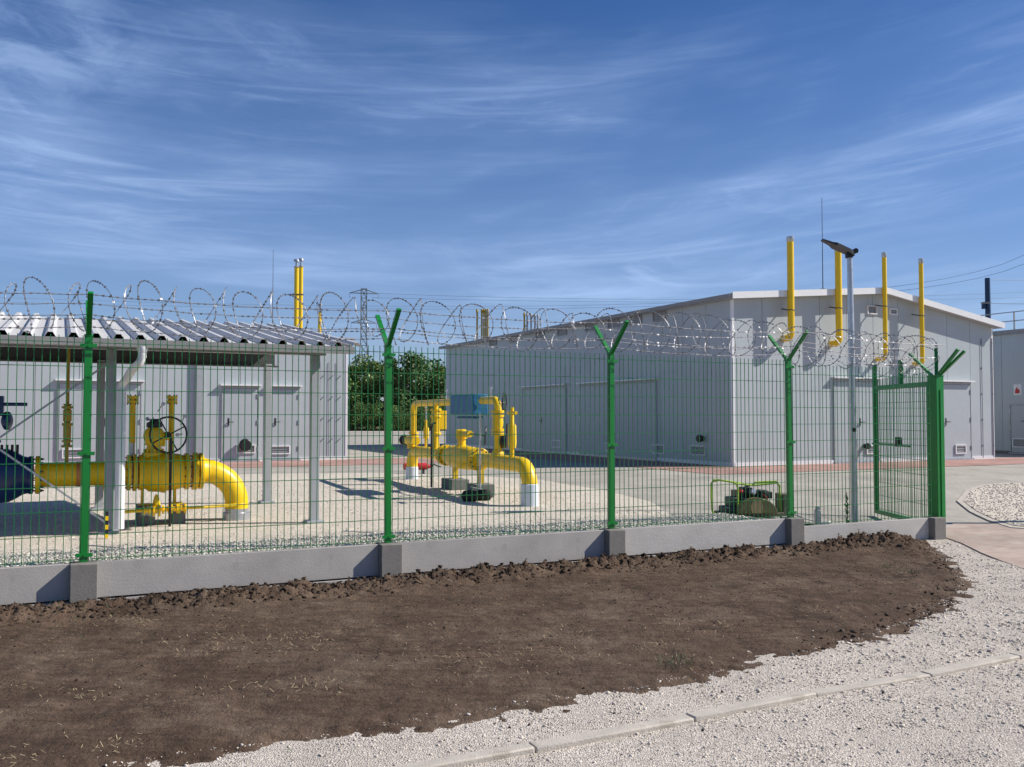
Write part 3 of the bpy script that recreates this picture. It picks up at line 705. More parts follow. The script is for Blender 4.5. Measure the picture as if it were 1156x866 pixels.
xa, _ = B1.on_front(941, 480); xb, _ = B1.on_front(992, 480); door(H1, xa, xb, 2.22, 'f', 0.0, double=True)
xa, _ = B1.on_front(1062, 480); xb, _ = B1.on_front(1096, 480); door(H1, xa, xb, 2.20, 'f', 0.0)
x, z = B1.on_front(974.5, 503.5); round_cap(H1, (x, -0.03, z), 'f', 0.085)
for px, yt, yb, r in ((892, 267, 382, .085), (946, 278, 388, .085), (998, 285, 405, .060), (1039.5, 292, 411, .060)):
    so_ = -0.30; x, zt = B1.on_front(px, yt, so_); _, zb = B1.on_front(px-8, yb, -0.1)
    v, _ = vent_pipe(H1, x, so_, zb, zt, r)
    zc = gt(min(x, GW))-0.36; bracket(v, x, so_, zc, r)
for px in (1107, 1119):
    x, zt = B1.on_front(px, 382); mb = MB(); mb.tube([(x, -0.02, 0.05), (x, -0.02, zt)], 0.008, 6)
    for k in range(5): mb.box((x, -0.01, 0.4+k*0.75), (0.03, 0.03, 0.03))
    mb.build('lightning_cable', CABLE, H1)
x, zt = B1.on_front(932.5, 222); mb = MB(); mb.tube([(x, 0.15, gt(x)+0.1), (x, 0.15, zt)], [0.014, 0.006], 6); mb.box((x, 0.15, gt(x)+0.15), (0.16, 0.16, 0.1)); mb.build('lightning_rod', DARKST, H1)
# --- low building at left
H2 = thing('low_building', 'low grey panel building standing behind the left canopy', 'building', B2.wld(0, 0, 0), ALPHA)
w2, d2, h2 = 16.0, 11.0, 3.35
mb = MB(); mb.span((-w2, 0.03, 0), (-0.03, d2, h2-0.02)); mb.build('inner_wall', WALLIN, H2)
mb = MB(); panels_front(mb, -w2, 0.0, 0.10, lambda x: h2, 0.03, 0.03, 1.0); mb.span((-0.029, 0.04, 0.1), (0, d2, h2)); mb.build('wall', WALL, H2)
mb = MB(); mb.span((-0.05, -0.012, 0), (0.012, 0.05, h2)); mb.span((-w2, -0.02, 0), (-0.052, 0.035, 0.1)); mb.build('corner_trim', TRIM, H2)
mb = MB(); mb.span((-w2-0.2, -0.12, h2), (0.2, d2+0.2, h2+0.16)); mb.build('roof', ROOFM, H2)
for pa, pb in ((64, 160), (250, 292), (303, 338)):
    xa, _ = B2.on_front(pa, 480); xb, _ = B2.on_front(pb, 480); door(H2, xa, xb, 2.12 if pa < 100 else 2.05, 'f', 0.0, double=pa < 100)
for pa, pb, py in ((70, 95, 512), (120, 126, 512), (266, 288, 507), (304, 327, 508)):
    xa, z = B2.on_front(pa, py); xb, _ = B2.on_front(pb, py); louvre(H2, ((xa+xb)/2, -0.03, max(z, 0.3)), xb-xa, 0.24, 'f')
x, z = B2.on_front(276, 502); round_cap(H2, (x, -0.04, z), 'f', 0.17)
x, _ = B2.on_front(225, 460); mb = MB(); mb.span((x-.11, -.09, .12), (x+.11, 0, 3.1)); mb.build('wall_band', STEELG, H2, bevel=.004)  # solid grey strip added for a dark vertical band on the wall
for px in (361, 371, 380):
    x, _ = B2.on_front(px, 450); mb = MB(); mb.tube([(x, -0.02, 0.1), (x, -0.02, 2.8)], 0.007, 6)
    for k in range(4): mb.bar((x, -0.02, 0.5+k*0.6), (x+0.12, -0.02, 0.62+k*0.6), 0.015)
    mb.build('lightning_cable', CABLE, H2)
def side_pipe(px, yt, r, dd):
    y, zt = B2.on_side(px, yt, 0.3)
    mb = MB(); mb.tube([(0.0, y, 2.6), (0.22, y, 2.6), (0.28, y, 2.64), (0.3, y, 2.72), (0.3, y, zt-0.3)], r, 12); v = mb.build('vent_pipe', YEL, H2)
    mb = MB(); mb.lathe((0.3, y, zt-0.3), (0, 0, 1), [(0, r*1.3), (0.04, r*1.3), (0.041, r*0.6), (0.22, r*0.6), (0.221, r*1.35), (0.3, r*1.2)], 12); mb.build('cap', GALV, v)
    mb = MB(); mb.ring((0.3, y, zt-1.3), (0, 0, 1), r+0.01, 0.02, 16, 6); mb.bar((0, y, zt-1.3), (0.3, y, zt-1.3), 0.03); mb.build('bracket', DARKST, v)
side_pipe(335, 293, 0.085, 0); side_pipe(340, 292, 0.075, 0); side_pipe(361, 343, 0.06, 0)
x, zt = B2.on_front(308.5, 282, 3.0); mb = MB(); mb.tube([(x, 3.0, h2+0.1), (x, 3.0, zt)], [0.014, 0.006], 6); mb.build('lightning_rod', DARKST, H2)
# --- building at right edge
H3 = thing('neighbouring_hall', 'grey flat roofed hall with roof railing cut by the right edge', 'building', B3.wld(0, 0, 0), ALPHA)
h3 = 3.98
mb = MB(); mb.span((0.03, 0.03, 0), (8, 9, h3-0.02)); mb.build('inner_wall', WALLIN, H3)
mb = MB(); panels_front(mb, 0.03, 9, 0.10, lambda x: h3, 0.03, 0.03, 1.0, axis='y'); panels_front(mb, 0, 8, 0.10, lambda x: h3, 0.03, 0.03, 1.0); mb.build('wall', WALL, H3)
mb = MB(); mb.span((-0.12, -0.12, h3), (8.1, 9.1, h3+0.14)); mb.build('roof', GUTM, H3)
ya, zd = B3.on_side(1140, 456); yb, _ = B3.on_side(1164, 456); door(H3, min(ya, yb), max(ya, yb), zd, 's', 0.0, canopy=False)
y, z = B3.on_side(1152, 500); louvre(H3, (-0.03, y, z), 0.5, 0.3, 's')
y, z = B3.on_side(1149, 440); mb = MB(); mb.span((-0.015, y-0.14, z-0.18), (0, y+0.14, z+0.18)); sg = mb.build('safety_sign', SIGNW, H3)
mb = MB(); mb.extrude([(y-0.07, z-0.12), (y+0.09, z-0.12), (y+0.08, z-0.02), (y+0.02, z+0.10), (y-0.02, z+0.02), (y-0.08, z+0.0)], 'x', -0.021, -0.016); mb.build('flame_mark', RED, sg)
mb = MB()
for k in range(8): mb.bar((0.1, 0.2+k*1.2, h3+0.14), (0.1, 0.2+k*1.2, h3+0.75), 0.04)
for z in (0.45, 0.75): mb.bar((0.1, 0.2, h3+z), (0.1, 8.8, h3+z), 0.03)
mb.build('railing', STEELG, H3)

# ------------------------------------------------------------------ canopy
CF = Frame((-2.32, 10.85))
CA = thing('canopy', 'open steel canopy with corrugated roof over the left pipeline', 'canopy', CF.wld(0, 0, 0), ALPHA)
cx_ = [0.0, -2.2, -4.4]
for x in cx_:
    mb = MB(); mb.box((x, 0, 0.982), (0.10, 0.10, 1.964)); mb.box((x, 0, 0.02), (0.2, 0.2, 0.03)); mb.build('column', STEELG, CA, bevel=0.004)
    mb = MB(); mb.box((x, 2.75, 1.0), (0.10, 0.10, 2.0)); mb.box((x, 2.75, 0.02), (0.2, 0.2, 0.03)); mb.build('column', STEELG, CA, bevel=0.004)
    mb = MB(); mb.bar((x, 0.06, 2.03), (x, 3.1, 2.475), 0.08, 0.08); mb.build('rafter', DARKST, CA)
mb = MB(); mb.span((-5.0, -0.05, 1.965), (0.12, 0.05, 2.03)); mb.build('beam', STEELG, CA)
mb = MB(); mb.span((-5.0, 2.70, 2.24), (0.14, 2.84, 2.28)); mb.span((-5.0, 2.75, 1.98), (0.10, 2.78, 2.24)); mb.span((-5, 2.70, 1.96), (0.14, 2.84, 1.98)); mb.build('beam', DARKST, CA)
sl_ = 0.145
def rz_(y): return 2.03+(y+0.6)*sl_
mb = MB(); mb.add([(-5.2, -0.55, rz_(-0.55)), (0.22, -0.55, rz_(-0.55)), (0.22, 3.2, rz_(3.2)), (-5.2, 3.2, rz_(3.2)), (-5.2, -0.55, rz_(-0.55)-0.02), (0.22, -0.55, rz_(-0.55)-0.02), (0.22, 3.2, rz_(3.2)-0.02), (-5.2, 3.2, rz_(3.2)-0.02)], [(0, 1, 2, 3), (7, 6, 5, 4), (0, 4, 5, 1), (1, 5, 6, 2), (2, 6, 7, 3), (3, 7, 4, 0)]); mb.build('roof_deck', DARKST, CA)
prf = []; x = -5.2; pit = 0.207
while x < 0.22:
    prf += [(x, 0.004), (x+0.085, 0.004), (x+0.115, 0.054), (x+0.16, 0.054), (x+0.19, 0.004)]; x += pit
vs, fs = [], []
for (x, z) in prf:
    for yy in (-0.62, 3.25):
        vs.append((x, yy, rz_(yy)+z)); vs.append((x, yy, rz_(yy)+z+0.004))
for i in range(len(prf)-1):
    a = i*4; b = a+4
    fs += [(a+1, b+1, b+3, a+3), (a, a+2, b+2, b), (a, b, b+1, a+1), (a+2, a+3, b+3, b+2)]
mb = MB(); mb.add(vs, fs); mb.build('roof_sheet', CANOPY, CA, smooth=0)
mb = MB(); mb.span((0.22, -0.62, rz_(-0.62)-0.02), (0.225, -0.6, rz_(-0.6))); 
mb.add([(0.225, -0.64, rz_(-0.62)-0.06), (0.255, -0.64, rz_(-0.62)-0.06), (0.255, 3.26, rz_(3.25)-0.06), (0.225, 3.26, rz_(3.25)-0.06), (0.225, -0.64, rz_(-0.62)+0.03), (0.255, -0.64, rz_(-0.62)+0.03), (0.255, 3.26, rz_(3.25)+0.03), (0.225, 3.26, rz_(3.25)+0.03)], [(3, 2, 1, 0), (4, 5, 6, 7), (0, 1, 5, 4), (1, 2, 6, 5), (2, 3, 7, 6), (3, 0, 4, 7)]); mb.build('verge_trim', GUTM, CA)
mb = MB(); mb.extrude([(-0.73, 1.95), (-0.625, 1.95), (-0.625, 2.035), (-0.63, 2.035), (-0.63, 1.955), (-0.725, 1.955), (-0.725, 2.025), (-0.73, 2.025)], 'x', -5.2, 0.27); mb.span((-5.2, -0.62, 1.98), (0.26, -0.60, 2.03)); gut = mb.build('gutter', GUTM, CA)
mb = MB(); xg, _ = CF.on_front(161, 380, -0.68)
mb.lathe((xg, -0.68, 1.96), (0, 0, -1), [(0, 0.055), (0.03, 0.055), (0.06, 0.045)], 14)
xd, _ = CF.on_front(137, 430, -0.12)
mb.tube([(xg, -0.68, 1.92), (xg, -0.68, 1.86), (xg-0.02, -0.66, 1.80), (xg-0.09, -0.50, 1.72), (xd+0.05, -0.20, 1.65), (xd, -0.13, 1.58), (xd, -0.13, 1.5)], 0.042, 12)
mb.build('downpipe_bend', PIPEW, CA)
mb = MB(); mb.tube([(xd, -0.13, 1.52), (xd, -0.13, 0.06)], 0.05, 14, caps=False); mb.ring((xd, -0.13, 1.52), (0, 0, 1), 0.047, 0.008, 20, 6); mb.build('downpipe', PIPEW, CA)
mb = MB(); mb.bar((-2.2, -0.055, 1.84), (-4.4, -0.055, 0.12), 0.02); mb.build('brace', STEELG, CA)
mb = MB(); mb.bar((-2.2, -0.075, 0.10), (-4.4, -0.075, 1.84), 0.02); mb.build('brace', GALV, CA)

# ------------------------------------------------------------------ left pipeline (axis along U)
PF = Frame((-3.33, 11.2)); PZc, pr = 0.60, 0.137
GP = thing('gas_pipeline', 'thick yellow pipeline with handwheel valve and blue valve under the canopy', 'pipeline', PF.wld(0, 0, 0), ALPHA)
def fx(px): return PF.on_front(px, 530)[0]
def flange(parent, x, r, th, m=YEL, axis=(1, 0, 0), c=None, nb=12, hub=None):
    mb = MB(); c = Vector(c if c is not None else (x, 0, PZc)); ax = Vector(axis).normalized()
    mb.lathe(c-ax*th/2, ax, [(0, r*0.97), (0.004, r), (th-0.004, r), (th, r*0.97)], 28)
    return mb.build('flange', m, parent)
def bolts(parent, c, axis, R0, L, n=12, r=0.011):
    mb = MB(); ax = Vector(axis).normalized(); c = Vector(c)
    a = ax.cross(Vector((0, 0, 1)) if abs(ax.z) < 0.9 else Vector((1, 0, 0))).normalized(); b = ax.cross(a)
    for k in range(n):
        an = 2*math.pi*(k+0.5)/n; p = c + (a*math.cos(an)+b*math.sin(an))*R0
        mb.tube([p-ax*L/2, p+ax*L/2], r*0.6, 6); mb.tube([p-ax*L*0.42, p-ax*L*0.30], r*1.2, 6); mb.tube([p+ax*L*0.30, p+ax*L*0.42], r*1.2, 6)
    return mb.build('bolts', DARKST, parent)
xe = fx(228); er = 0.40
pts = [(xe-0.02, 0, PZc), (-er, 0, PZc)]
for k in range(1, 13):
    a = math.pi/2*k/12; pts.append((-er+er*math.sin(a), 0, PZc-er+er*math.cos(a)))
pts.append((0, 0, 0.14))
mb = MB(); mb.tube(pts, pr, 28)
mb.ring((-er, 0, PZc), (1, 0, 0), pr, .005, 28, 6); mb.ring((0, 0, PZc-er), (0, 0, 1), pr, .005, 28, 6); mb.build('elbow_pipe', YEL, GP)
mb = MB(); mb.lathe((0, 0, 0.0), (0, 0, 1), [(0, pr+0.025), (0.09, pr+0.025), (0.10, pr+0.005), (0.14, pr+0.005)], 28); mb.build('ground_sleeve', GALV, GP)
x1, x2 = fx(208), fx(229)
fl = flange(GP, x1+0.025, 0.215, 0.05); bolts(fl, (x1+0.07, 0, PZc), (1, 0, 0), 0.185, 0.20)
flange(GP, x1+0.115, 0.222, 0.06); flange(GP, x1+0.185, 0.215, 0.045)
mb = MB(); mb.lathe((x1+0.20, 0, PZc), (1, 0, 0), [(0, 0.165), (0.05, 0.145), (0.09, pr)], 28); mb.build('hub', YEL, GP)
xv0, xv1 = fx(158), x1
L = xv1-xv0
mb = MB(); mb.lathe((xv0, 0, PZc), (1, 0, 0), [(0, 0.19), (L*0.12, 0.195), (L*0.2, 0.225), (L*0.45, 0.235), (L*0.52, 0.245), (L*0.56, 0.245), (L*0.60, 0.225), (L*0.9, 0.205), (L, 0.185)], 32); vb = mb.build('valve_body', YEL, GP)
mb = MB()
for k in range(8):
    an = k*math.pi/4; mb.tube([(xv0+L*0.3+0.10*math.cos(an), -0.0+0.1*math.sin(an), PZc+0.21), (xv0+L*0.3+0.10*math.cos(an), 0.1*math.sin(an), PZc+0.27)], 0.014, 6)
mb.lathe((xv0+L*0.3, 0, PZc+0.17), (0, 0, 1), [(0, 0.13), (0.055, 0.13), (0.056, 0.09), (0.14, 0.075), (0.145, 0.10), (0.17, 0.10)], 20)
mb.build('bonnet', YEL, vb)
gx, gz = xv0+L*0.3, PZc+0.42
mb = MB(); mb.lathe((gx, 0.06, gz), (0, -1, 0), [(0, 0.10), (0.02, 0.115), (0.14, 0.115), (0.17, 0.07)], 24); mb.box((gx+0.04, -0.02, gz-0.06), (0.16, 0.13, 0.12)); mb.tube([(gx, -0.02, gz), (gx+0.18, -0.02, gz)], 0.05, 14); mb.build('gearbox', YEL, GP, bevel=0.006)
mb = MB(); mb.lathe((gx, -0.02, gz+0.10), (0, 0, 1), [(0, 0.085), (0.05, 0.085), (0.07, 0.05), (0.10, 0.045)], 18); mb.build('gear_cap', BLACK, GP)
hx, hz = PF.on_front(190, 491, -0.22); hw = (hx, -0.24, hz)
mb = MB(); mb.ring(hw, (0.15, -1, 0), 0.205, 0.011, 40, 8); mb.lathe((hx, -0.22, hz), (0, -1, 0), [(0, 0.03), (0.04, 0.03)], 12)
for k in range(4):
    an = k*math.pi/2+0.5; mb.tube([hw, (hx+0.205*math.cos(an), -0.24, hz+0.205*math.sin(an))], 0.009, 6)
mb.tube([(hx, -0.24, hz), (hx, -0.02, hz)], 0.018, 10); mb.build('handwheel', BLACK, GP)
# left flanges and main pipe
xa = fx(142)
for k, (xx, rr) in enumerate(((xa+0.03, 0.205), (xa+0.095, 0.215), (xa+0.155, 0.205))): fl = flange(GP, xx, rr, 0.042)
bolts(fl, (xa+0.092, 0, PZc), (1, 0, 0), 0.18, 0.20)
xb_ = fx(46)
mb = MB(); mb.tube([(xb_, 0, PZc), (xa+0.02, 0, PZc)], pr, 28); mp_ = mb.build('main_pipe', YEL, GP)
mb = MB(); mb.lathe((fx(86), 0, PZc), (1, 0, 0), [(0, pr+0.003), (0.05, pr+0.003)], 28); mb.build('orange_band', COPPER, mp_)
fl = flange(GP, fx(43), 0.21, 0.05); bolts(fl, (fx(43)-0.04, 0, PZc), (1, 0, 0), 0.18, 0.2); flange(GP, fx(43)-0.07, 0.21, 0.045, BLUE)
# blue valve
bx0 = fx(38)
mb = MB(); mb.lathe((bx0, 0, PZc), (-1, 0, 0), [(0, 0.19), (0.05, 0.20), (0.10, 0.21), (0.16, 0.25), (0.24, 0.29), (0.5, 0.31), (0.60, 0.30), (0.66, 0.30), (0.70, 0.28), (1.0, 0.22), (1.1, 0.2)], 28); bv = mb.build('blue_valve', BLUE, GP)
mb = MB(); mb.lathe((bx0-0.45, 0, PZc+0.24), (0, 0, 1), [(0, 0.15), (0.06, 0.15), (0.061, 0.10), (0.12, 0.10), (0.121, 0.13), (0.15, 0.13), (0.151, 0.06), (0.42, 0.06)], 20); mb.box((bx0-0.45, -0.03, PZc+0.76), (0.30, 0.22, 0.22)); mb.tube([(bx0-0.32, -0.1, PZc+0.78), (bx0-0.07, -0.1, PZc+0.78)], 0.02, 10); mb.lathe((bx0-0.31, -0.06, PZc+0.60), (1, -0.3, 0), [(0, 0.05), (0.03, 0.10), (0.07, 0.10), (0.09, 0.06)], 16); mb.build('actuator', BLUE, bv, bevel=0.006)
mb = MB()
for k in range(9): mb.tube([(bx0-0.16-0.05*k, -0.06, PZc+0.24), (bx0-0.16-0.05*k, -0.06, PZc+0.34)], 0.016, 6)
mb.build('studs', BLACK, bv)
# pipes standing on the line
def stub(px, y, ztop_px, r, zb, low=None, name='stub_pipe'):
    x, zt = PF.on_front(px, ztop_px, y)
    mb = MB(); mb.tube([(x, y, zb if low is None else low), (x, y, zt-0.05)], r, 16); s_ = mb.build(name, YEL, GP)
    mb = MB(); mb.lathe((x, y, zt-0.085), (0, 0, 1), [(0, r*1.9), (0.03, r*1.9), (0.031, r*1.3), (0.05, r*1.3), (0.051, r*1.9), (0.085, r*1.9)], 20); f_ = mb.build('blind_flange', YEL, s_); bolts(f_, (x, y, zt-0.045), (0, 0, 1), r*1.6, 0.12, 6, 0.009)
    if low is not None:
        mb = MB(); mb.tube([(x, y, zb), (x, y, low+0.005)], r*0.92, 16); mb.build('grey_sleeve', GALV, s_)
    return x, zt
stub(150, 0.12, 447, 0.034, PZc+0.1, low=PZc+0.34); stub(194, 0.20, 447, 0.034, PZc+0.05)
x, zt = PF.on_front(77.5, 388, 0.0); mb = MB(); mb.tube([(x, 0, PZc+pr*0.8), (x, 0, 2.05)], 0.019, 10); vp = mb.build('thin_riser', YELD, GP)
_, zv = PF.on_front(77.5, 505, 0.0); _, zv2 = PF.on_front(77.5, 456, 0.0); h = zv2-zv
mb = MB(); mb.lathe((x, 0, zv), (0, 0, 1), [(0, .06), (h*.05, .06), (h*.051, .035), (h*.12, .035), (h*.121, .055), (h*.16, .055), (h*.161, .04), (h*.5, .042), (h*.501, .055), (h*.56, .055), (h*.561, .03), (h*.62, .045), (h*.85, .045), (h*.88, .03), (h*.9, .06), (h*.95, .06), (h*.951, .03), (h, .05)], 16); mb.build('riser_valve', YELD, vp)
# support blocks, small bypass with its valves, black spindle post
for pa, pb in ((155, 174), (194, 208)):
    xa_, _ = PF.on_front(pa, 575, -0.05); xb2, _ = PF.on_front(pb, 575, -0.05)
    mb = MB(); mb.span((xa_, -0.2, 0.0), (xb2, 0.25, 0.22)); sblk = mb.build('support_block', BLOCK, GP, bevel=0.01)
    mb = MB(); mb.span(((xa_+xb2)/2-0.05, -0.03, 0.22), ((xa_+xb2)/2-0.02, 0.05, 0.45)); mb.span(((xa_+xb2)/2-0.08, -0.06, 0.22), ((xa_+xb2)/2+0.05, 0.06, 0.24)); mb.build('saddle', YEL, sblk)
xs, zs = PF.on_front(191.5, 600, -0.42); mb = MB(); mb.tube([(xs, -0.42, 0.0), (xs, -0.42, PZc+0.42)], 0.016, 10); mb.build('spindle_rod', BLACK, GP)
xl, _ = PF.on_front(121, 583, -0.42); zby = 0.19
mb = MB(); mb.tube([(fx(118), 0, PZc-0.1), (fx(118), -0.1, PZc-0.16), (xl-0.02, -0.42, PZc-0.18), (xl-0.02, -0.42, zby+0.03), (xl+0.02, -0.42, zby), (0.02, -0.12, zby), (0.02, 0, 0.16)], 0.018, 10); by = mb.build('bypass_pipe', YEL, GP)
for px, k in ((166, .05), (177, .075), (188, .05), (198, .055), (207, .06)):
    xx, _ = PF.on_front(px, 580, -0.36); yy = -0.42+0.30*(xx-xl)/(0.02-xl)
    mb = MB(); mb.lathe((xx-0.04, yy, zby), (1, 0, 0), [(0, k), (0.018, k), (0.019, k*.55), (0.06, k*.6), (0.061, k), (0.08, k)], 14); mb.build('bypass_valve', YEL, by)
xx, _ = PF.on_front(177, 580, -0.36); mb = MB(); mb.lathe((xx, -0.3, zby+0.03), (0, 0, 1), [(0, .03), (.05, .04), (.1, .03), (.14, .015)], 12); mb.build('bypass_valve', YEL, by)
# gauge sprigs
mb = MB()
for px, py, px2, py2 in ((178, 465, 184, 456), (178, 478, 166, 473), (204, 480, 208, 470), (206, 490, 200, 491)):
    a, z1_ = PF.on_front(px, py, 0.1); b, z2_ = PF.on_front(px2, py2, 0.1); mb.tube([(a, 0.1, z1_), (b, 0.1, z2_)], 0.008, 6); mb.lathe((b, 0.1, z2_), (0.2, -1, 0), [(0, .022), (.03, .022)], 10)
mb.tube([(gx, 0.1, gz), (gx, 0.1, gz+0.22)], 0.007, 6); mb.build('gauge', GALV, GP)
# striped marker stake in front of the downpipe
sp = on_ground(120, 609); ST = thing('marker_stake', 'short yellow and black striped stake beside the white downpipe', 'stake', sp, ALPHA)
mb = MB()
for k in range(3): mb.box((0, 0, 0.035+k*0.09), (0.032, 0.032, 0.045))
mb.build('yellow_bands', YEL, ST)
mb = MB()
for k in range(3): mb.box((0, 0, 0.08+k*0.09-(0.0)), (0.030, 0.030, 0.045))
mb.build('black_bands', BLACK, ST)

# ------------------------------------------------------------------ middle pipeline
ra, rb = on_ground(598, 571.5), on_ground(465, 541); dv_ = (rb-ra); ang = math.atan2(dv_.y, dv_.x); LL = dv_.length
MF = Frame(ra, ang); mr, mz = 0.112, 0.56
MP = thing('gas_pipeline', 'yellow pipeline with bypass arch and blue covered box in the open yard', 'pipeline', ra, ang)
def mx_(px, y=0.0): return MF.on_front(px, 520, y)[0]
er = 0.30
pts = [(0, 0, 0.30)] + [(er-er*math.cos(math.pi/2*k/10), 0, mz-er+er*math.sin(math.pi/2*k/10)) for k in range(11)]
xm0, xm1 = mx_(541), mx_(503)
pts.append((xm0, 0, mz)); mb = MB(); mb.tube(pts, mr, 24); mb.build('elbow_pipe', YEL, MP)
mb = MB(); mb.lathe((0, 0, 0), (0, 0, 1), [(0, mr+.012), (0.30, mr+.012), (0.31, mr)], 24); mb.build('white_sleeve', WHITEP, MP)
pts = [(xm1, 0, mz)] + [(LL-er+er*math.sin(math.pi/2*k/10), 0, mz-er+er*math.cos(math.pi/2*k/10)) for k in range(11)] + [(LL, 0, 0.2)]
mb = MB(); mb.tube(pts, mr, 24); mb.build('elbow_pipe', YEL, MP)
mb = MB(); mb.lathe((LL, 0, 0), (0, 0, 1), [(0, mr+.012), (0.24, mr+.012), (0.25, mr)], 24); mb.build('white_sleeve', WHITEP, MP)
L = xm1-xm0
mb = MB(); mb.lathe((xm0, 0, mz), (1, 0, 0), [(0, .13), (L*.1, .14), (L*.2, .19), (L*.45, .20), (L*.7, .19), (L*.9, .14), (L, .13)], 28); mvb = mb.build('valve_body', YEL, MP)
for k, xx in enumerate((xm0-0.0, xm0+0.08, xm1-0.08, xm1)):
    fl = flange(MP, xx, 0.185, 0.045, c=(xx, 0, mz))
    if k in (0, 2): bolts(fl, (xx+0.04, 0, mz), (1, 0, 0), 0.158, 0.18)
xc = (xm0+xm1)/2
mb = MB(); mb.lathe((xc, 0, mz+.15), (0, 0, 1), [(0, .10), (.05, .10), (.051, .07), (.16, .07), (.161, .10), (.30, .10), (.32, .06)], 18); mb.tube([(xc, 0, mz+.38), (xc-0.45, 0, mz+.40)], .055, 14); mb.tube([(xc-0.45, -0.02, mz+.40), (xc-.45, -.02, mz+.40)], .02, 8); mb.build('gearbox', YEL, MP)
xw, zw = MF.on_front(548, 492, 0.0); mb = MB(); mb.ring((xw, 0, zw), (0.4, 1, 0.1), .15, .010, 28, 6); mb.tube([(xw-.0, 0, zw), (xc-.4, 0, mz+.40)], .014, 8)
for k in range(3):
    an = k*2.09; mb.tube([(xw, 0, zw), (xw+.14*math.cos(an)*.92, -.05*math.cos(an), zw+.14*math.sin(an))], .008, 6)
mb.build('handwheel', BLACK, MP)
# bypass arch over the valve
def riser(px, pytop, r, y=0.0):
    x, zt = MF.on_front(px, pytop, y); return x, zt
xr1, zt1 = riser(562, 452, .05); xr2, zt2 = riser(467, 455.5, .05)
ztop = (zt1+zt2)/2; r_ = 0.058; b_ = 0.14
def arch(x, sgn, far_x):
    pts = [(x, 0, mz), (x, 0, ztop-b_)]
    for k in range(1, 8):
        a = math.pi/2*k/7; pts.append((x+sgn*(b_-b_*math.cos(a)), 0, ztop-b_+b_*math.sin(a)))
    pts.append((far_x, 0, ztop)); return pts
xb1, xb2 = mx_(544), mx_(515)
mb = MB(); mb.tube(arch(xr1, 1, xb1), r_, 16); a1 = mb.build('bypass_pipe', YEL, MP)
mb = MB(); mb.tube(arch(xr2, -1, xb2), r_, 16); a2 = mb.build('bypass_pipe', YEL, MP)
for x, zc, par in ((xr1, mz+.48, a1), (xr1, mz+.70, a1), (xr1, mz+.76, a1), (xr1, mz+.42, a1), (xr2, mz+.30, a2), (xr2, mz+.36, a2), (xr2, mz+.08, a2)):
    mb = MB(); mb.lathe((x, 0, zc-.02), (0, 0, 1), [(0, .10), (.04, .10)], 20); mb.build('flange', YEL, par)
mb = MB(); mb.lathe((xr1, 0, mz), (0, 0, 1), [(0, .11), (.12, .10), (.2, .06)], 18); mb.lathe((xr1, 0, mz+.5), (0, 0, 1), [(0, .075), (.1, .085), (.2, .075)], 18); mb.build('riser_valve', YEL, a1)
x3, _ = riser(492, 470, .05)
mb = MB(); mb.tube([(x3, 0, mz), (x3, 0, ztop)], .055, 14); mb.lathe((x3, 0, mz+.05), (0, 0, 1), [(0, .10), (.1, .07), (.3, .06), (.301, .10), (.34, .10), (.341, .08), (.62, .08), (.621, .10), (.66, .10), (.661, .08), (.74, .075), (.741, .1), (.78, .1)], 18); mb.box((x3-.02, -.12, mz+.62), (.08, .14, .34)); mb.build('regulator', YEL, a2, bevel=0.005)
x4, z4 = MF.on_front(481, 484, -.1); mb = MB(); mb.lathe((x4, -.1, mz), (0, 0, 1), [(0, .03), (.25, .03), (.26, .05), (.45, .055), (.5, .03), (.62, .025)], 14); mb.build('relief_valve', YEL, MP)
mb = MB(); mb.tube([(x4, -.1, mz+.6), (x4, -.1, mz+.86)], .012, 8); mb.lathe((x4, -.1, mz+.84), (0.3, 1, 0), [(-.02, .05), (.02, .05)], 14); mb.build('gauge', GALV, MP)
xg_, zg_ = MF.on_front(455, 499, 0); mb = MB(); mb.tube([(xr2-.35, .05, mz+.21), (xr2+.25, .05, mz+.21)], .085, 18); mb.lathe((xr2, 0.05, mz+.05), (0, 0, 1), [(0, .08), (.16, .08)], 16); mb.build('actuator', YEL, MP)
mb = MB(); mb.lathe((xr2+.25, .05, mz+.21), (1, 0, 0), [(0, .10), (.06, .10), (.07, .06), (.2, .06), (.21, .11), (.26, .11)], 16); mb.build('actuator_knob', BLACK, MP)
# covered box
bx_ = MB()
n = 10
c0x, c1x = mx_(543.0), mx_(517.0); zb_, zt_ = MF.on_front(530, 470, 0)[1], MF.on_front(530, 443.5, 0)[1]
bx_.span((c0x, -.12, zb_+.02), (c1x, .14, zt_-.03)); bx_.span((c0x+.05, -.08, zb_-.04), (c1x-.2, .10, zb_-.001))
bxo = bx_.build('covered_box', TARP, MP, bevel=0.03)
mb = MB(); px_, _ = MF.on_front(542, 520, .22); mb.tube([(px_, .22, 0.03), (px_, .22, zb_+.05)], .017, 8); mb.build('box_post', GALV, MP)
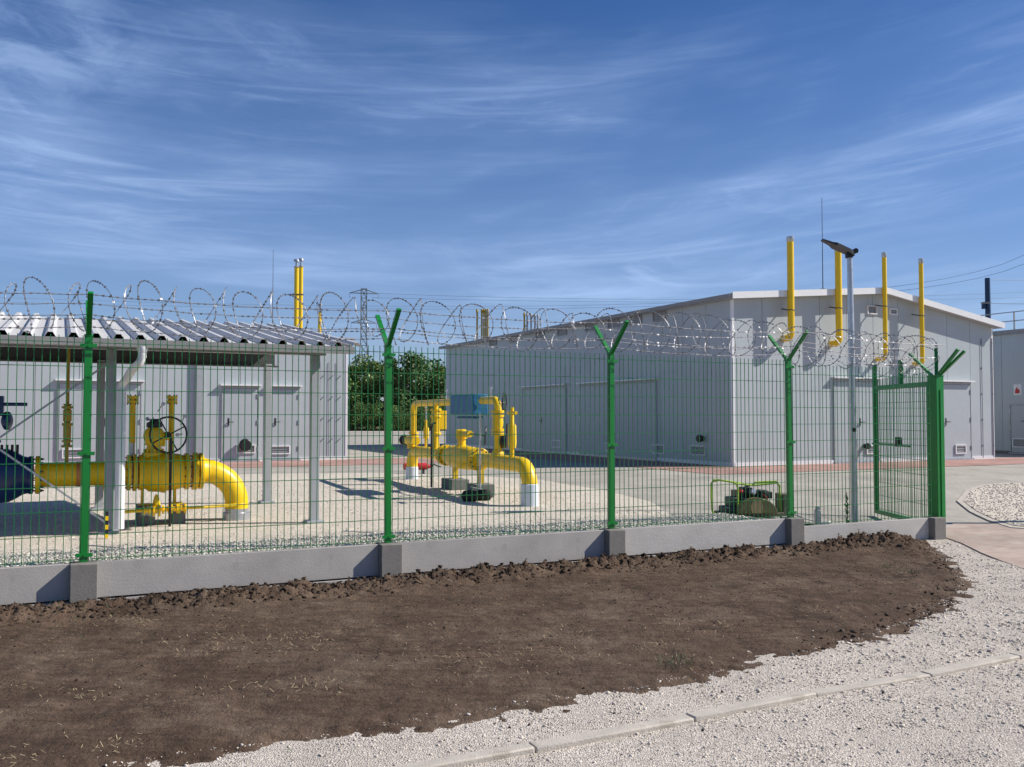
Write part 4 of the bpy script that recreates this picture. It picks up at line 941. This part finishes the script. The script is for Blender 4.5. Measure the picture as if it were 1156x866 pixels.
# slim relief stack near the front, its wheel and gauges
x5, z5 = MF.on_front(576, 480, 0.05); mb = MB(); mb.lathe((x5, .02, mz), (0, 0, 1), [(0, .035), (.22, .035), (.23, .055), (.3, .065), (.55, .06), (.6, .03), (.82, .025)], 14); mb.tube([(x5-.15, .02, mz+.74), (x5+.15, .02, mz+.74)], .025, 8); mb.build('relief_valve', YEL, MP)
xk, zk = MF.on_front(573.5, 499, -.14); mb = MB(); mb.lathe((xk, -.14, zk), (0.5, 1, 0), [(0, .05), (.02, .10), (.10, .10), (.12, .06)], 16); mb.tube([(xk, -.12, zk), (xk, -.12, zk+.28)], .012, 6); mb.build('black_gauge', BLACK, MP)
xw, zw = MF.on_front(569.5, 454.5, -.14); mb = MB(); mb.ring((xw, -.14, zw), (0.55, 0.85, 0), .145, .011, 32, 6); mb.tube([(xw, -.14, zw), (xr1, 0, ztop-.06)], .02, 8)
for k in range(4):
    an = k*1.571+.3; mb.tube([(xw, -.14, zw), (xw+.14*.85*math.cos(an), -.14-.14*.55*math.cos(an), zw+.14*math.sin(an))], .007, 6)
mb.build('handwheel', BLACK, MP)
mb = MB()
for px, py, zl_ in ((554, 438, .16), (504, 441, .2), (576, 468, .2)):
    x, z = MF.on_front(px, py, 0); mb.tube([(x, 0, z-zl_*1.3), (x, 0, z)], .011, 6); mb.tube([(x-.04, 0, z), (x+.04, 0, z)], .02, 8)
mb.build('gauge', GALV, MP)
xp, _ = MF.on_front(507.5, 540, -.0); mb = MB(); mb.tube([(xp, .33, 0.02), (xp, .33, 1.05), (xp-.06, .33, 1.12), (xp-.2, .33, 1.13)], .018, 8); mb.build('spindle_rod', BLACK, MP)
for pa, pb in ((538, 548), (508, 520)):
    xa_, xb3 = mx_(pb), mx_(pa); mb = MB(); mb.span((xa_, -.16, 0), (xb3, .16, .18)); sblk = mb.build('support_block', BLOCK, MP, bevel=.01)
    mb = MB(); mb.span(((xa_+xb3)/2-.04, -.04, .18), ((xa_+xb3)/2+.04, .04, .44)); mb.build('saddle', YEL, sblk)
# black sandbags under the box post
for k, (a, b, lb) in enumerate(((530.5, 566.5, 'left'), (546, 565.5, 'right'))):
    p = on_ground(a, b); mb = MB(); mb.lathe((-.13, 0, .085), (1, 0, 0), [(0, .03), (.03, .075), (.08, .085), (.18, .085), (.23, .075), (.26, .03)], 14)
    o = mb.build('ballast_weight', RUBBER); o.location = p; o.scale = (.95, 1, 1); tag(o, '%s black ballast weight at the foot of the box post' % lb, 'weight', 'black ballast weights by the middle pipeline')
p = on_ground(540, 563); p.y += 0.25; BPp = thing('ballast_plate', 'pale concrete plate between the two black ballast weights', 'plate', p, 0.2)
mb = MB(); mb.extrude([(-.22, 0), (.22, 0), (.16, .10), (-.12, .16)], 'y', -.15, .15); mb.build('slab', BLOCK, BPp)
# red extinguisher lying behind the left elbow
p = on_ground(471, 538); p.y += .9; p = Vector((p.x*1.04, p.y, 0)); EX = thing('fire_extinguisher', 'red cylinder lying on the ground behind the left end of the middle pipeline', 'extinguisher', p, R(4))
mb = MB(); mb.lathe((-.32, 0, .16), (1, 0, 0), [(0, .05), (.02, .075), (.5, .075), (.56, .04), (.6, .03)], 16); mb.build('cylinder', RED, EX)
mb = MB(); mb.tube([(.28, 0, .17), (.36, 0, .2), (.42, -.02, .17), (.5, 0, .15)], .014, 8); mb.box((.30, 0, .18), (.07, .04, .06)); mb.build('nozzle', BLACK, EX)
for x in (-.2, .12):
    mb = MB(); mb.box((x, 0, .045), (.05, .16, .09)); mb.build('stand', DARKST, EX)

# ------------------------------------------------------------------ lime framed machine
mp0 = Vector((3.05, 12.0, 0)); LVM = level(mp0.x, mp0.y)
MC = thing('engine_unit', 'small black engine unit in a lime green tube frame behind the plinth', 'machine', (mp0.x, mp0.y, LVM), R(8))
CFm = Frame(mp0, R(8))
def mc(px, py, y=0.0):
    x, z = CFm.on_front(px, py, y); return (x, y, z-LVM)
def rail(pl, y, r=.016):
    return [mc(a, b, y) for a, b in pl]
mb = MB(); mb.tube(rail([(807, 584), (804, 576), (803, 560), (803, 546), (806, 542), (812, 542), (826, 544), (831, 546), (833, 551), (833, 584)], -.18), .013, 10)
mb.tube(rail([(805, 543.5), (812, 542), (832, 545), (850, 548), (870, 546), (877, 545), (880, 549), (881, 584)], .18), .013, 10)
mb.tube([mc(806, 542, -.18), mc(806, 543, .18)], .013, 8); mb.tube([mc(832, 546, -.18), mc(850, 547.5, .18)], .013, 8); mb.tube([mc(850, 547, -.0), mc(853, 544.5, -.1), mc(876, 543.5, -.1), mc(880, 548, -.1), mc(881, 584, -.1)], .013, 8)
mb.build('tube_frame', LIME, MC)
x0, _, _ = mc(812, 580); x1_, _, _ = mc(878, 580)
mb = MB(); mb.span((x0, -.2, 0.0), (x1_, .2, .05)); mb.build('base_plate', BROWN, MC, bevel=.008)
a = mc(830, 570); b = mc(868, 552)
mb = MB(); mb.span((a[0], -.12, .05), (mc(858, 560)[0], .15, mc(850, 553.5)[2])); mb.span((mc(836, 556)[0], -.1, mc(840, 556)[2]), (mc(846, 551)[0], .1, mc(846, 550)[2])); mb.span((mc(852, 560)[0], -.14, mc(852, 562)[2]), (mc(867, 560)[0], .1, mc(860, 554.5)[2]))
mb.tube([mc(856, 555, -.12), mc(866, 556, -.12)], .03, 12); 
for k in range(6): mb.box((a[0]+.05+.03*k, -.13, mc(850, 560)[2]), (.008, .05, .10))
mb.tube([mc(842, 553, -.05), mc(841, 549, -.05), mc(846, 548.5, -.05)], .012, 8); mb.lathe(mc(862, 559, -.15), (0, -1, 0), [(0, .06), (.02, .065), (.03, .05)], 16)
mb.build('engine', BLACK, MC, bevel=.008)
mb = MB(); mb.lathe(mc(836, 556, -.1), (0, 0, 1), [(0, .03), (.02, .035), (.035, .02)], 12); mb.tube([mc(858, 556, -.16), mc(866, 562, -.2), mc(868, 574, -.2)], .008, 6); mb.build('filler_cap', RED, MC)
mb = MB(); mb.lathe(mc(848, 556, -.12), (0.2, -1, 0.3), [(0, .04), (.06, .04), (.07, .03)], 14); mb.tube([mc(838, 562, -.14), mc(845, 566, -.15), mc(858, 563, -.16)], .01, 6); mb.build('muffler', GALV, MC)
mb = MB(); mb.span((mc(814, 580)[0], -.15, .05), (mc(831, 575)[0], .1, mc(820, 571)[2])); mb.span((mc(820, 575)[0], -.13, mc(820, 571)[2]), (mc(831, 575)[0], .08, mc(822, 560.5)[2])); mb.build('fuel_tank', DARKST, MC, bevel=.015)
mb = MB(); pc = mc(854, 574, -.2); ex_ = 0.25
poly = []
for k in range(17):
    a_ = math.pi*k/16; poly.append((pc[0]-.02+(.27 if k < 8 else .25)*math.cos(a_), .05+.20*math.sin(a_)))
mb.extrude(poly, 'y', -.28, -.16); mb.build('belt_guard', OLIVE, MC, bevel=.012)
mb = MB(); c = mc(855, 574, -.285); mb.extrude([(c[0]-.07, .06), (c[0]+.06, .06), (c[0]+.08, .15), (c[0]+.04, .22), (c[0]-.05, .23), (c[0]-.085, .15)], 'y', -.287, -.281); mb.build('bare_patch', CARD, MC)
mb = MB(); mb.span((mc(878.5, 580)[0], -.16, .0), (mc(890, 580)[0], .1, mc(880, 557)[2])); mb.build('side_board', BROWN, MC, bevel=.006)

# ------------------------------------------------------------------ solar lamp post
lp = Vector((4.60, 12.45)); lz = level(lp.x, lp.y)
SL = thing('solar_lamp', 'grey lamp post with a tilted dark solar head behind the fence', 'street lamp', (lp.x, lp.y, lz), 0)
top = at_depth(958.5, 288, lp.y).z - lz
mb = MB(); mb.tube([(0, 0, 0), (0, 0, 0.5), (-.02, 0, top)], [.052, .05, .036], 16); mb.build('pole', GALV, SL)
mb = MB(); mb.box((0, 0, 0.01), (.2, .2, .02)); mb.build('base_plate', GALV, SL)
mb = MB(); a = Vector((0.03, 0, top+.02)); b = at_depth(928, 271, lp.y-.1) - Vector((lp.x, lp.y, lz)); dd = (b-a)
q = lambda f, w, h0, h1: [(a+dd*f + Vector((0, s*w, h))) for s in (-1, 1) for h in (h0, h1)]
secs = [(0.0, .05, -.04, .028), (.15, .09, -.034, .022), (.6, .12, -.022, .018), (.72, .08, -.012, .012), (1.0, .05, -.008, .008)]
vs, fs = [], []
for f, w, h0, h1 in secs:
    l0, l1, r0, r1 = q(f, w, h0, h1); vs += [l0, r0, r1, l1]
for i in range(len(secs)-1):
    o = i*4
    for k in range(4): fs.append((o+k, o+(k+1) % 4, o+4+(k+1) % 4, o+4+k))
fs += [(3, 2, 1, 0), (16, 17, 18, 19)]
mb.add(vs, fs); mb.build('lamp_head', BLACK, SL, smooth=0)
mb = MB(); mb.tube([(-.03, 0, top-.04), (-.03, 0, top+.03)], .05, 12); mb.tube([(.045, -.06, top+.05), (.045, .06, top+.05)], .035, 14); hd = mb.build('clamp', BLACK, SL)
mb = MB(); mb.lathe((.075, 0, top+.05), (1, -.3, .2), [(0, .03), (.01, .03)], 12); mb.build('sensor', GALV, SL)
mb = MB(); mb.box((-.01, -.05, 1.33), (.05, .03, .05)); mb.build('hatch', BLACK, SL)
# small items by the plinth
p = FEN.wld(8.45, 0.35); mb = MB(); mb.box((0, 0, .09), (.07, .06, .18)); mb.box((0, -.0, .2), (.05, .05, .05)); mb.tube([(0, 0, 0), (.16, .02, .02)], .02, 8)
o = mb.build('cable_stub', GALV, bevel=.005); o.location = (p.x, p.y, level(p.x, p.y)); tag(o, 'small grey cable box left of the lamp post foot', 'cable box')
p = FEN.wld(8.9, 0.30)
mb = MB()
for k in range(40):
    z = rng.uniform(.05, .42); an = rng.uniform(0, 6.28); L = rng.uniform(.02, .05)*(1-z)
    mb.bar((0, 0, z), (math.cos(an)*L, math.sin(an)*L, z+.03), .018, .003)
mb.tube([(0, 0, 0), (.01, 0, .25), (0, .01, .46)], .005, 6)
o = mb.build('weed_plant', WEED, smooth=0); o.location = (p.x, p.y, level(p.x, p.y)); tag(o, 'thin dark weed growing beside the lamp post behind the plinth', 'weed')

# ------------------------------------------------------------------ background
def tree(label, p, h, w, m, seed, name='leafy_tree', group='trees beyond the yard'):
    r = np.random.default_rng(seed); t = thing(name, label, 'tree', p, 0, group)
    mb = MB(); mb.tube([(0, 0, 0), (.05, 0, h*.3), (0, .05, h*.7)], [h*.03, h*.022, h*.01], 8)
    for k in range(5):
        an = r.uniform(0, 6.28); mb.tube([(0, 0, h*(.25+.08*k)), (math.cos(an)*w*.3, math.sin(an)*w*.3, h*(.45+.09*k))], [h*.012, h*.005], 6)
    mb.build('trunk', BARK, t)
    cl = []
    for k in range(22):
        z = r.uniform(.10, .97); ww = w*.5*(1-abs(z-.4)**1.6*1.1); an = r.uniform(0, 6.28); q = ww*math.sqrt(r.random())
        cl.append((math.cos(an)*q, math.sin(an)*q, z*h, r.uniform(.06, .19)*w))
    cl = np.array(cl); n = 6000; ci = r.integers(0, len(cl), n)
    dirs = r.normal(0, 1, (n, 3)); dirs /= np.linalg.norm(dirs, axis=1)[:, None]
    C = cl[ci, :3] + dirs*(cl[ci, 3]*r.random(n)**.4)[:, None]*np.array([1, 1, .85]); C[:, 2] = np.maximum(C[:, 2], .15)
    a = r.normal(0, 1, (n, 3)); a /= np.linalg.norm(a, axis=1)[:, None]; b = np.cross(a, r.normal(0, 1, (n, 3))); b /= np.linalg.norm(b, axis=1)[:, None]
    s = r.uniform(.07, .17, n)[:, None]*(h/6)
    V = np.stack([C-a*s, C+b*s*.55, C+a*s, C-b*s*.55], 1).reshape(-1, 3)
    o = np_mesh('crown', V, np.arange(n*4).reshape(n, 4), m); o.parent = t
    return t
tl = [(398, 84, 6.0, 5, 0, 'pale ragged tree nearest the low building corner'), (415, 90, 6.8, 6, 1, 'light green tree below the lattice pylon'), (434, 86, 6.2, 6, 1, 'bushy tree seen directly behind the forked fence post'), (456, 84, 6.3, 6, 2, 'dark green tree right of the forked fence post'), (478, 85, 7.3, 6.5, 2, 'tallest dark tree above the yellow bypass arch'), (497, 87, 6.6, 6, 0, 'mid green tree touching the corner of the big hall'), (443, 93, 6.6, 6.5, 2, 'darker tree filling the gap just right of the forked fence post'), (424, 95, 6.6, 6, 0, 'tree half hidden between the pylon and the forked fence post'), (384, 92, 6, 6, 1, 'tree mostly hidden behind the low building'), (515, 92, 6, 6, 2, 'tree mostly hidden behind the far end of the big hall')]
for k, (px, Y_, h, w, mi, lb) in enumerate(tl):
    p = at_depth(px, 470, Y_); tree(lb, (p.x, p.y, -.02), h, w, LEAF[mi], 20+k)
ul = []
for k, px in enumerate((390, 404, 420, 438, 452, 468, 486, 503)):
    p = at_depth(px, 470, 80+(k % 3)); tree(['low shrub %s' % s for s in ('at the low building corner', 'second from the low building corner', 'below the lattice pylon', 'behind the forked fence post', 'right behind the forked fence post', 'behind the arch of yellow pipe', 'behind the blue cover and regulator', 'beside the far corner of the big hall')][k], (p.x, p.y, -.02), 2.3, 3.6, LEAF[(k*2) % 3], 60+k, 'shrub', 'shrubs below the trees')
# lattice pylon
pp_ = at_depth(410, 470, 220); PY = thing('lattice_pylon', 'grey lattice power pylon rising beyond the trees', 'pylon', (pp_.x, pp_.y, 0), R(12))
mb = MB(); Hh = at_depth(410, 326, 220).z
def hw_(z): return 2.3-(2.3-.65)*min(1, z/(Hh*.62)) if z < Hh*.62 else .65
lev = [Hh*k/14 for k in range(15)]
for sx in (-1, 1):
    for sy in (-1, 1):
        for a, b in zip(lev[:-1], lev[1:]): mb.bar((sx*hw_(a), sy*hw_(a), a), (sx*hw_(b), sy*hw_(b), b), .16)
for a, b in zip(lev[:-1], lev[1:]):
    for s in (-1, 1):
        mb.bar((-hw_(a), s*hw_(a), a), (hw_(b), s*hw_(b), b), .09); mb.bar((hw_(a), s*hw_(a), a), (-hw_(b), s*hw_(b), b), .09)
        mb.bar((s*hw_(a), -hw_(a), a), (s*hw_(b), hw_(b), b), .09); mb.bar((-hw_(b), s*hw_(b), b), (hw_(b), s*hw_(b), b), .09)
mb.build('tower', PYL, PY)
for z, L in ((Hh*.965, 3.4), (Hh*.74, 3.0)):
    mb = MB()
    for s in (-1, 1):
        for y in (-.5, .5): mb.bar((0, y, z), (s*L, 0, z), .12); mb.bar((0, y, z+1.0), (s*L, 0, z), .12)
        mb.bar((s*L*.5, -.25, z), (s*L*.5, .25, z+.5), .08)
        mb.bar((s*L, 0, z), (s*L, 0, z-1.2), .07)
    mb.build('cross_arm', PYL, PY)
# vent stacks of a plant beyond the hall
vlab = {538.5: 'lone yellow vent stack left of the cluster beyond the big hall', 543.8: 'first yellow stack of the tight cluster beyond the big hall', 546.2: 'second yellow stack of the tight cluster beyond the big hall', 548.4: 'third yellow stack of the tight cluster beyond the big hall', 550.6: 'last yellow stack of the tight cluster beyond the big hall', 592: 'pale stack leftmost of the grey group above the hall roof', 595.3: 'grey stack second of the group above the hall roof', 599.6: 'grey stack third of the group above the hall roof', 604: 'grey stack fourth of the group above the hall roof', 607.5: 'grey stack rightmost of the group above the hall roof'}
for px, lb in vlab.items():
    p = at_depth(px, 470, 62); zt = at_depth(px, 349 if px < 570 else 353+(px-592)*.12, 62).z; y_ = px < 594
    mb = MB(); mb.lathe((0, 0, 0), (0, 0, 1), [(0, .062), (zt-.25, .062), (zt-.24, .08), (zt-.05, .08), (zt, .05)], 10); o = mb.build('vent_stack', YELD if y_ else STEELG)
    o.location = (p.x, p.y, 0); tag(o, lb, 'vent stack', 'vent stacks beyond the big hall')
# dark mast and power lines
p = at_depth(1117.5, 470, 48); zt = at_depth(1117.5, 314, 48).z; MT = thing('utility_mast', 'dark blue mast rising behind the big hall roof', 'mast', (p.x, p.y, 0))
mb = MB(); mb.lathe((0, 0, 0), (0, 0, 1), [(0, .16), (zt, .13)], 14); mb.build('pole', NAVY, MT)
mb = MB(); z = at_depth(1112, 345, 48).z; mb.box((-.25, -.05, z), (.13, .2, .36)); mb.bar((-.25, 0, z-.1), (0, 0, z-.1), .05); mb.bar((-.25, 0, z+.1), (0, 0, z+.1), .05); mb.build('mast_box', NAVY, MT)
wl = [((0, 336, 230), (640, 345, 150), (1156, 288, 90)), ((0, 341, 230), (640, 348, 150), (1156, 298, 90)), ((420, 331, 220), (800, 338, 240), (1156, 330, 260)), ((420, 336, 220), (800, 341, 240), (1156, 336, 260)), ((1120, 316, 48), (1200, 316, 52), (1300, 314, 58)), ((1120, 341, 48), (1140, 343, 48.5), (1300, 343, 58))]
wlab = ['upper long power line sagging low across the sky to the right', 'lower long power line sagging low across the sky to the right', 'upper thin power line from the lattice pylon', 'lower thin power line from the lattice pylon', 'upper cable leaving the dark blue mast', 'lower cable leaving the dark blue mast']
for k, tr in enumerate(wl):
    P = [at_depth(*q) for q in tr]; pts = []
    for i in range(25):
        f = i/24; pts.append(P[0]*((1-f)*(1-2*f)) + P[1]*(4*f*(1-f)) + P[2]*(f*(2*f-1)))
    mb = MB(); mb.tube(pts, .017 if k < 2 else (.03 if k < 4 else .012), 5); o = mb.build('power_line', CABLE); tag(o, wlab[k], 'power line', 'overhead cables')

# ------------------------------------------------------------------ light, sky, camera
SUN_EL = R(39); sh = Vector((0.997, 0.075)).normalized()
sdir = Vector((sh.x*math.cos(SUN_EL), sh.y*math.cos(SUN_EL), math.sin(SUN_EL)))
sl = bpy.data.lights.new('sun', 'SUN'); sl.energy = 4.8; sl.angle = R(0.5); sl.color = (1.0, 0.94, 0.85)
so_ = bpy.data.objects.new('sun', sl); COL.objects.link(so_); so_.rotation_euler = (-sdir).to_track_quat('-Z', 'Y').to_euler(); so_.location = (30, 0, 40)
w = bpy.data.worlds.new('World'); S.world = w; w.use_nodes = True
nt = w.node_tree; N = nt.nodes.new; L = nt.links.new; bg = nt.nodes['Background']
sky = N('ShaderNodeTexSky'); sky.sky_type = 'NISHITA'; sky.sun_disc = False; sky.sun_elevation = SUN_EL; sky.sun_rotation = math.atan2(sh.x, sh.y)
sky.air_density = 1.0; sky.dust_density = 0.3; sky.ozone_density = 3.5; sky.altitude = 100
tc = N('ShaderNodeTexCoord'); sep = N('ShaderNodeSeparateXYZ'); L(tc.outputs['Generated'], sep.inputs[0])
def M(op, a, b=None, clamp=False):
    n = N('ShaderNodeMath'); n.operation = op; n.use_clamp = clamp
    for i, v in enumerate((a, b)):
        if v is None: continue
        if isinstance(v, (int, float)): n.inputs[i].default_value = v
        else: L(v, n.inputs[i])
    return n.outputs[0]
zc = M('MAXIMUM', sep.outputs[2], 0.0)
az = M('ADD', M('ARCTAN2', sep.outputs[0], sep.outputs[1]), 0.22)
vv = M('SUBTRACT', zc, M('MULTIPLY', M('MULTIPLY', az, az), 0.085))
cmb = N('ShaderNodeCombineXYZ'); L(az, cmb.inputs[0]); L(vv, cmb.inputs[1])
def cloud(rot, sc, scale, lo, hi, amt, dist, seed, detail=9, rough=.58):
    mp = N('ShaderNodeMapping'); mp.inputs['Rotation'].default_value = (0, 0, R(rot)); mp.inputs['Scale'].default_value = (*sc, 1); mp.inputs['Location'].default_value = (seed, seed*.7, 0)
    L(cmb.outputs[0], mp.inputs['Vector'])
    n = N('ShaderNodeTexNoise'); n.inputs['Scale'].default_value = scale; n.inputs['Detail'].default_value = detail; n.inputs['Roughness'].default_value = rough; n.inputs['Distortion'].default_value = dist
    L(mp.outputs[0], n.inputs['Vector'])
    r = N('ShaderNodeMapRange'); r.interpolation_type = 'SMOOTHSTEP'; r.inputs['From Min'].default_value = lo; r.inputs['From Max'].default_value = hi; r.inputs['To Max'].default_value = amt
    L(n.outputs['Fac'], r.inputs['Value']); return r.outputs[0]
c1 = cloud(0, (2.0, 15), 1.0, .40, .76, .46, .5, 3.1, 10, .62)
c2 = cloud(4, (3.2, 46), 1.0, .44, .78, .42, .8, 8.3, 10, .62)
c3 = cloud(-3, (1.3, 5.0), 1.0, .34, .68, 1.0, .3, 1.7, 4)
c4 = cloud(8, (5, 20), 1.0, .50, .80, .40, 1.1, 5.2, 10, .66)
tot = M('ADD', M('MULTIPLY', M('ADD', M('ADD', c1, c2), c4), c3), M('MULTIPLY', c3, .10), clamp=True)
veil = N('ShaderNodeMapRange'); veil.interpolation_type = 'SMOOTHSTEP'; veil.inputs['From Min'].default_value = 0.42; veil.inputs['From Max'].default_value = 0.16; veil.inputs['To Min'].default_value = 0.0; veil.inputs['To Max'].default_value = 0.14; L(zc, veil.inputs['Value'])
fade = N('ShaderNodeMapRange'); fade.interpolation_type = 'SMOOTHSTEP'; fade.inputs['From Min'].default_value = 0.46; fade.inputs['From Max'].default_value = 0.22; fade.inputs['To Min'].default_value = 0.12; fade.inputs['To Max'].default_value = 0.95; L(zc, fade.inputs['Value'])
low = N('ShaderNodeMapRange'); low.inputs['From Min'].default_value = 0.02; low.inputs['From Max'].default_value = 0.16; low.inputs['To Min'].default_value = 0.35; low.inputs['To Max'].default_value = 1.0; L(zc, low.inputs['Value'])
# a few brighter puffs high on the left
def puff(ax, ez, wx, wz, amt, seed):
    dx = M('DIVIDE', M('SUBTRACT', az, ax), wx); dz = M('DIVIDE', M('SUBTRACT', zc, ez), wz)
    g = M('SUBTRACT', 1.0, M('ADD', M('MULTIPLY', dx, dx), M('MULTIPLY', dz, dz)), clamp=True)
    return M('MULTIPLY', M('MULTIPLY', g, cloud(-12, (13, 30), 1.0, .36, .66, 1.0, .5, seed, 9, .6)), amt)
pf = puff(-0.33, 0.345, .20, .08, .36, 2.2)
fac = M('ADD', M('ADD', M('MULTIPLY', M('MULTIPLY', tot, fade.outputs[0]), low.outputs[0]), veil.outputs[0]), pf, clamp=True)
hs = N('ShaderNodeHueSaturation'); hs.inputs['Saturation'].default_value = 1.22; L(sky.outputs[0], hs.inputs['Color'])
tint = N('ShaderNodeMix'); tint.data_type = 'RGBA'; tint.blend_type = 'MULTIPLY'; tint.inputs['Factor'].default_value = 1; L(hs.outputs[0], tint.inputs['A']); tint.inputs['B'].default_value = (0.97, 0.97, 1.2, 1)
mx = N('ShaderNodeMix'); mx.data_type = 'RGBA'; L(fac, mx.inputs['Factor']); L(tint.outputs['Result'], mx.inputs['A']); mx.inputs['B'].default_value = (6.3, 8.6, 13.2, 1)
L(mx.outputs['Result'], bg.inputs['Color']); bg.inputs['Strength'].default_value = 0.062

cam = bpy.data.cameras.new('camera'); co = bpy.data.objects.new('camera', cam); COL.objects.link(co)
cam.sensor_fit = 'HORIZONTAL'; cam.sensor_width = 36; cam.lens = 36*FPX/1156; cam.clip_end = 8000; cam.clip_start = 0.05
co.location = (0, 0, EYE); co.rotation_euler = (R(90)+PITCH, 0, 0); S.camera = co
vs_ = S.view_settings; S.display_settings.display_device = 'sRGB'; vs_.view_transform = 'Standard'; vs_.look = 'None'; vs_.gamma = 1; vs_.exposure = 0.35; vs_.use_curve_mapping = False
S.render.engine = 'CYCLES'
